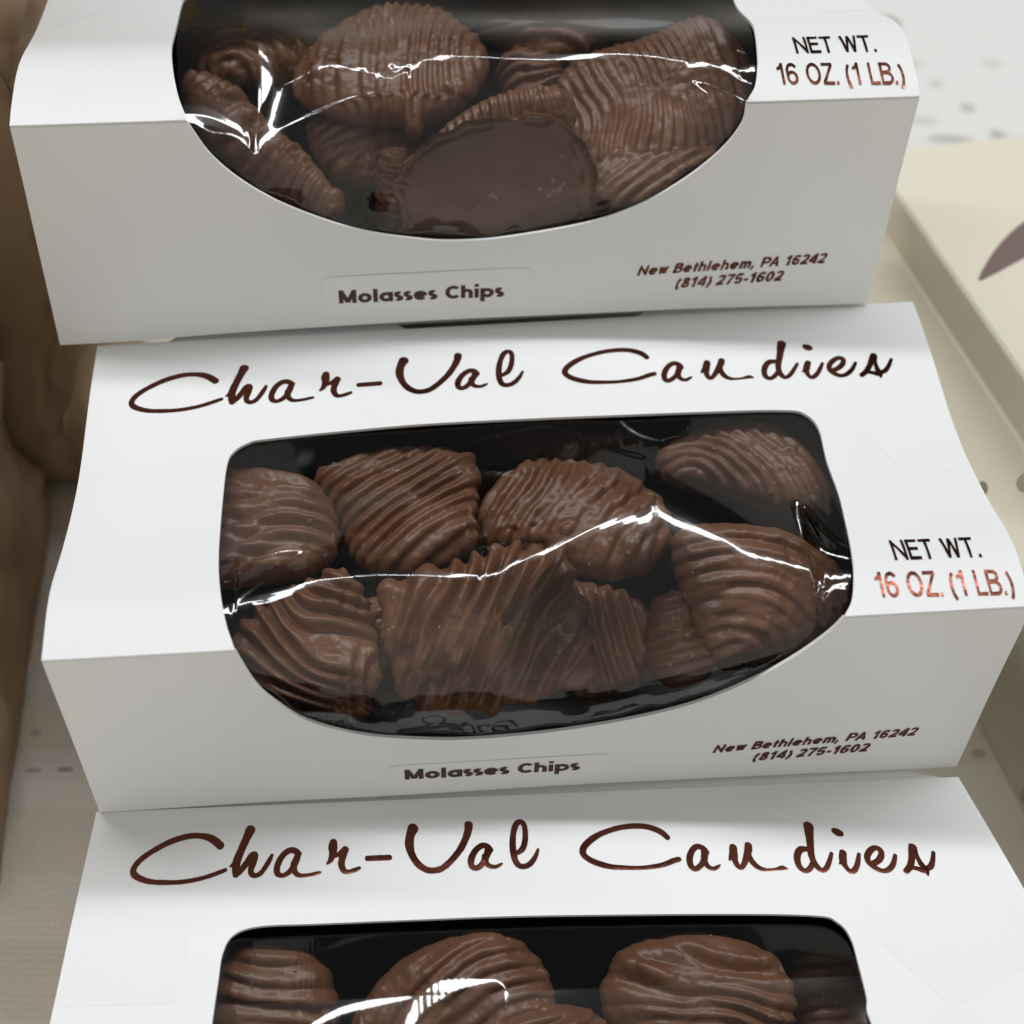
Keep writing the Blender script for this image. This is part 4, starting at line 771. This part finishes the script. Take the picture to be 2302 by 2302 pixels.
# ------------------------------------------------------------------ chocolates
CRUMBS = []
def chip(k, spec):
    bi, O, ex, ey, poly, rs, T, lam, amp, wp, ty, label = spec
    O = np.array(O); ex = np.array(ex); ey = np.array(ey); n = np.cross(ex, ey)
    out = catmull(poly, 40, True)
    if ty == 'f':      # a snapped slab keeps its corners
        q_ = np.vstack([poly, poly[:1]]); out = np.vstack([q_[j] + (q_[j + 1] - q_[j]) * np.linspace(0, 1, 40, endpoint=False)[:, None] for j in range(len(poly))])
        kk = np.exp(-np.linspace(-2, 2, 17) ** 2); kk /= kk.sum()
        out = np.column_stack([np.convolve(np.r_[out[-8:, c_], out[:, c_], out[:8, c_]], kk, 'valid') for c_ in (0, 1)])
    seg = 300 if ty == 'd' else 240
    # resample by angle-independent arc length
    d = np.r_[0, np.cumsum(np.linalg.norm(np.diff(np.vstack([out, out[:1]]), axis=0), axis=1))]
    ss = np.linspace(0, d[-1], seg, endpoint=False)
    ox = np.interp(ss, d, np.r_[out[:, 0], out[0, 0]]); oy = np.interp(ss, d, np.r_[out[:, 1], out[0, 1]])
    if (ox * np.roll(oy, -1) - oy * np.roll(ox, -1)).sum() < 0: ox, oy = ox[::-1], oy[::-1]
    if ty == 'd':
        wob = 1 + .018 * vnoise(ss * 2.6, ss * 0 + k, k + 3)
    else:
        wob = 1 + .012 * vnoise(ss * 3.0, ss * 0 + k, k + 3)
    ox = ox * wob; oy = oy * wob
    ne = 2.5 if ty == 'd' else 7.0
    K = 58
    t = np.linspace(0.012, math.pi / 2, K)
    rho = np.sin(t) ** (2 / ne); zz = T * np.cos(t) ** (2 / ne)
    rho = np.r_[rho, 0.985, .93, .80, .5, .02]; zz = np.r_[zz, -.10, -.20, -.27, -.29, -.30]
    X = rho[:, None] * ox[None]; Y = rho[:, None] * oy[None]; Z = np.repeat(zz[:, None], seg, 1)
    # an uneven, lopsided dome
    Z = Z + (.14 * vnoise(X * .5, Y * .5, k + 50) + .05 * vnoise(X * 1.3, Y * 1.3, k + 60)) * (1.0 if ty == 'd' else .25) * sstep(-.2, .25, Z)
    P = np.stack([X, Y, Z], -1)
    dr = np.gradient(P, axis=0); dth = (np.roll(P, -1, 1) - np.roll(P, 1, 1)) / 2
    nm = np.cross(dr, dth); nm /= np.linalg.norm(nm, axis=-1)[..., None] + 1e-12
    if rs[0] == 'lin':
        al = X * math.cos(rs[1]) + Y * math.sin(rs[1]); ac = -X * math.sin(rs[1]) + Y * math.cos(rs[1])
        ac = ac + .05 * al * al * (1 if k % 2 else -1) * .6
    else:
        ac = np.hypot(X - rs[1], Y - rs[2]); al = np.arctan2(Y - rs[2], X - rs[1]) * ac.mean()
    q = ac / lam + wp * (1.3 * vnoise(al * .45, ac * .55, k + 5) + .55 * vnoise(al * .9, ac * 1.1, k + 7))
    q2 = ac / (lam * 1.55) + wp * (1.5 * vnoise(al * .5 + 9, ac * .5, k + 15)) + .3
    def terr(x):       # rounded, lopsided ridge
        f = (x - np.floor(x)) if k % 3 else (1 - (x - np.floor(x)))
        return (.5 - .5 * np.cos(2 * math.pi * f ** .72)) ** .85
    r1 = terr(q); r2 = terr(q2)
    mixm = sstep(-.1, .5, vnoise(al * .5, ac * .8, k + 25))
    r = r1 * (1 - mixm) + (.35 * r1 + .75 * r2) * mixm
    gain = .72 + .28 * sstep(-.6, .6, vnoise(al * .6, ac * 1.3, k + 35))
    env = sstep(-.16, .05, Z)
    disp = amp * 1.3 * (r - .4) * gain * env
    disp = disp * (1 - .45 * sstep(.72, 1.0, np.clip(rho, 0, 1)))[:, None]
    # curdled knots where ridges run together
    kn = sstep(.25, .75, vnoise(X * 1.2, Y * 1.2, k + 45)) * wp
    disp += kn * .09 * np.abs(vnoise(X * 3.4, Y * 3.4, k + 46)) * env
    disp += (.014 * vnoise(X * 5, Y * 5, k + 47) + .008 * vnoise(X * 11, Y * 11, k + 48)) * env
    if ty == 'f':
        rim = sstep(.86, .97, rho)[:, None] * np.ones_like(X)
        disp = .09 * rim * env * (1 + .8 * vnoise(ss * 3, ss * 0, 9))[None] + .08 * vnoise(X * .6, Y * .6, 77) * env + .012 * vnoise(X * 2, Y * 2, 78) * env
    P = P + nm * disp[..., None]
    W = O + P[..., 0:1] * ex + P[..., 1:2] * ey + P[..., 2:3] * n
    rc = random.Random(900 + k)
    for _ in range(9 if ty == 'd' else 4):
        a_, b_ = rc.randrange(8, 52), rc.randrange(seg)
        CRUMBS.append((W[a_, b_], nm[a_, b_, 0] * ex + nm[a_, b_, 1] * ey + nm[a_, b_, 2] * n, rc))
    nr = len(rho)
    V = W.reshape(-1, 3)
    F = grid_faces(nr, seg, wrap=True, flip=False).tolist()
    V = np.vstack([V, W[0].mean(0), W[-1].mean(0)])
    a, b = len(V) - 2, len(V) - 1
    F += [[a, (j + 1) % seg, j] for j in range(seg)]
    l0 = (nr - 1) * seg
    F += [[b, l0 + j, l0 + (j + 1) % seg] for j in range(seg)]
    o = link_mesh('chocolate_chip', V, [f[::-1] for f in F], M['choc'] if ty == 'd' else M['choc_flat'], None, O)
    tag(o, label, 'chocolate', 'chocolate chips packed in the boxes')
    return o
for k, sp in enumerate(CHIPS):
    chip(k, sp)
def crumbs():
    V = []; F = []
    for p, nn, rc in CRUMBS:
        if nn[2] < 0: nn = -nn
        t1 = np.cross(nn, [rc.uniform(-1, 1), rc.uniform(-1, 1), .3]); t1 /= np.linalg.norm(t1); t2 = np.cross(nn, t1)
        L = rc.choice((.015, .02, .03, .045, .06)) * rc.uniform(.7, 1.3); w = L * rc.uniform(.25, .8)
        b = len(V)
        for x, y, z in ((-1, -.3, 0), (-.2, -1, .0), (1, -.4, 0), (.5, .9, 0), (-.6, .7, 0), (0, 0, .9)):
            V.append(p + nn * (.006 + z * w * .7) + t1 * L * (x + rc.uniform(-.25, .25)) + t2 * w * (y + rc.uniform(-.25, .25)))
        F += [[b + j, b + (j + 1) % 5, b + 5] for j in range(5)] + [[b + 4, b + 3, b + 2, b + 1, b]]
    o = link_mesh('chocolate_crumbs', V, F, plain('pale_crumb', (0.38, 0.25, 0.16), 0.6), None, smooth=False)
    tag(o, 'pale chocolate crumbs scattered over the chips under the film', 'crumbs', None, 'stuff')
crumbs()

# ------------------------------------------------------------------ table, riser and neighbours
def ground():
    nx, ny = 60, 60
    x = np.linspace(-130, 130, nx); y = np.linspace(-60, 180, ny)
    X, Y = np.meshgrid(x, y)
    o = link_mesh('table_cloth', np.stack([X, Y, 0 * X], -1), grid_faces(ny, nx), M['cloth'], None)
    tag(o, None, None, None, 'structure')
ground()
def boxmesh(x0, x1, y0, y1, z0, z1):
    V = [(x, y, z) for z in (z0, z1) for y in (y0, y1) for x in (x0, x1)]
    F = [[0, 2, 3, 1], [4, 5, 7, 6], [0, 1, 5, 4], [2, 6, 7, 3], [0, 4, 6, 2], [1, 3, 7, 5]]
    return V, F
V1, F1 = boxmesh(-6.0, 6.2, 17.9, 24.2, 0.01, 5.03)
V2, F2 = boxmesh(-7.0, 4.2, 26.2, 33.0, 0.01, 10.22)
rs = root('display_riser', (0, 25, 0)); tag(rs, 'two-step riser hidden beneath the middle and uppermost candy boxes', 'riser')
link_mesh('low_step', V1, F1, M['riser'], rs, smooth=False)
link_mesh('high_step', V2, F2, M['riser'], rs, smooth=False)

def crumpled(name, x0, x1, y0, y1, z0, z1, amp, seed, material, label, cat, cuts=26, shear=0.0):
    bm = bmesh.new(); bmesh.ops.create_cube(bm, size=1)
    bmesh.ops.bevel(bm, geom=bm.edges[:], offset=.02, segments=2, affect='EDGES')
    for v in bm.verts:
        v.co = ((x0 + x1) / 2 + v.co.x * (x1 - x0), (y0 + y1) / 2 + v.co.y * (y1 - y0), (z0 + z1) / 2 + v.co.z * (z1 - z0))
    for _ in range(7):
        e = [e for e in bm.edges if e.calc_length() > .75]
        if not e: break
        bmesh.ops.subdivide_edges(bm, edges=e, cuts=1, use_grid_fill=True)
    bmesh.ops.triangulate(bm, faces=bm.faces[:])
    for v in bm.verts:
        p = v.co.copy(); q = p * .17 + Vector((seed, seed * 2.1, 0))
        f = min(1.0, max(0.0, (p.z - z0) / 2.0)) 
        d = Vector((mnoise.noise(q), mnoise.noise(q + Vector((7, 3, 1))), mnoise.noise(q + Vector((1, 9, 4))) * .5)) * amp
        d += Vector((1, .4, 0)) * (abs(mnoise.noise(q * 2.2 + Vector((4, 4, 4)))) - .25) * amp * .7
        q3 = p * .62 + Vector((seed * 3, 2, seed))
        d += Vector((1, .3, .2)) * (.35 - abs(mnoise.noise(q3)) - .6 * abs(mnoise.noise(q3 * 2.1))) * amp * .55
        v.co += d * f; v.co.x += shear * (y1 - p.y)
        if v.co.z < .02: v.co.z = .02
    bm.verts.index_update()
    V = [v.co[:] for v in bm.verts]; F = [[v.index for v in f.verts] for f in bm.faces]; bm.free()
    o = link_mesh(name, V, F, material, None, ((x0 + x1) / 2, (y0 + y1) / 2, z0))
    return tag(o, label, cat)
crumpled('kraft_bag', -34, -13.35, 15.6, 28.3, 0, 13, .75, 3.3, M['kraft'], 'low crumpled kraft paper bag on the cloth at the left edge, beside the middle box', 'paper bag', shear=.14)
crumpled('tall_kraft_bag', -40, -12.0, 29.2, 52, 0, 27, 1.3, 5.7, M['kraft'], 'tall creased kraft bag at the upper left, beside the uppermost box', 'paper bag')

GA = math.radians(12)
def GIFT(p):      # the cream box stands turned by 12 degrees
    return (12.07 + p[0] * math.cos(GA) - p[1] * math.sin(GA), 21.34 + p[0] * math.sin(GA) + p[1] * math.cos(GA), p[2])
def gift_box():
    g = root('floral_box', (24, 24, 0)); tag(g, 'cream box printed with purple brown petals at the right edge of the photo', 'gift box')
    bm = bmesh.new(); bmesh.ops.create_cube(bm, size=1)
    x0, x1, y0, y1, z0, z1 = 0, 26, -16, 16.2, .02, 8
    for v in bm.verts:
        v.co = ((x0 + x1) / 2 + v.co.x * (x1 - x0), (y0 + y1) / 2 + v.co.y * (y1 - y0), (z0 + z1) / 2 + v.co.z * (z1 - z0))
    e = [e for e in bm.edges if min(a.co.z for a in e.verts) > 1]
    bmesh.ops.bevel(bm, geom=e, offset=1.9, segments=14, affect='EDGES')
    bm.verts.index_update()
    for v in bm.verts: v.co.x -= .125 * v.co.z * (1 - v.co.x / 26)
    V = [GIFT(v.co) for v in bm.verts]; F = [[v.index for v in f.verts] for f in bm.faces]; bm.free()
    bo = link_mesh('box_body', V, F, M['gift'], g)
    bo.modifiers.new('even_shading', 'WEIGHTED_NORMAL')
    def petal(pts, z=None, x=None):
        c = catmull(pts, 6, True)
        P = [GIFT((p[0], p[1], z) if z is not None else (x - .125 * p[1], p[0], p[1])) for p in c]
        f = list(range(len(P)))
        a = sum(c[k][0] * c[(k + 1) % len(c)][1] - c[k][1] * c[(k + 1) % len(c)][0] for k in range(len(c)))
        link_mesh('petal_print', P, [f if (a > 0) == (z is not None) else f[::-1]], M['petal'] if z is not None else M['print'], g, smooth=False)
    petal([[1.45, 8.02], [2.3, 9.03], [3.15, 9.8], [4.07, 10.44], [5.3, 11.2], [4.28, 8.86], [3.35, 8.79], [2.5, 8.43], [1.94, 8.16]], z=8.006)
    petal([[1.75, 7.03], [1.82, 6.74], [2.09, 6.51], [2.24, 6.57], [2.12, 6.89], [1.9, 7.08]], x=-.006)
    petal([[0.15, 8.8], [0.21, 8.45], [0.54, 8.18], [0.72, 8.26], [0.59, 8.64], [0.33, 8.87]], x=-.006)
    petal([[-2.78, 1.08], [-2.74, 0.63], [-2.44, 0.23], [-2.26, 0.29], [-2.36, 0.81], [-2.6, 1.14]], x=-.006)

gift_box()

for o in bpy.data.objects:
    if '_o' in o: del o['_o']
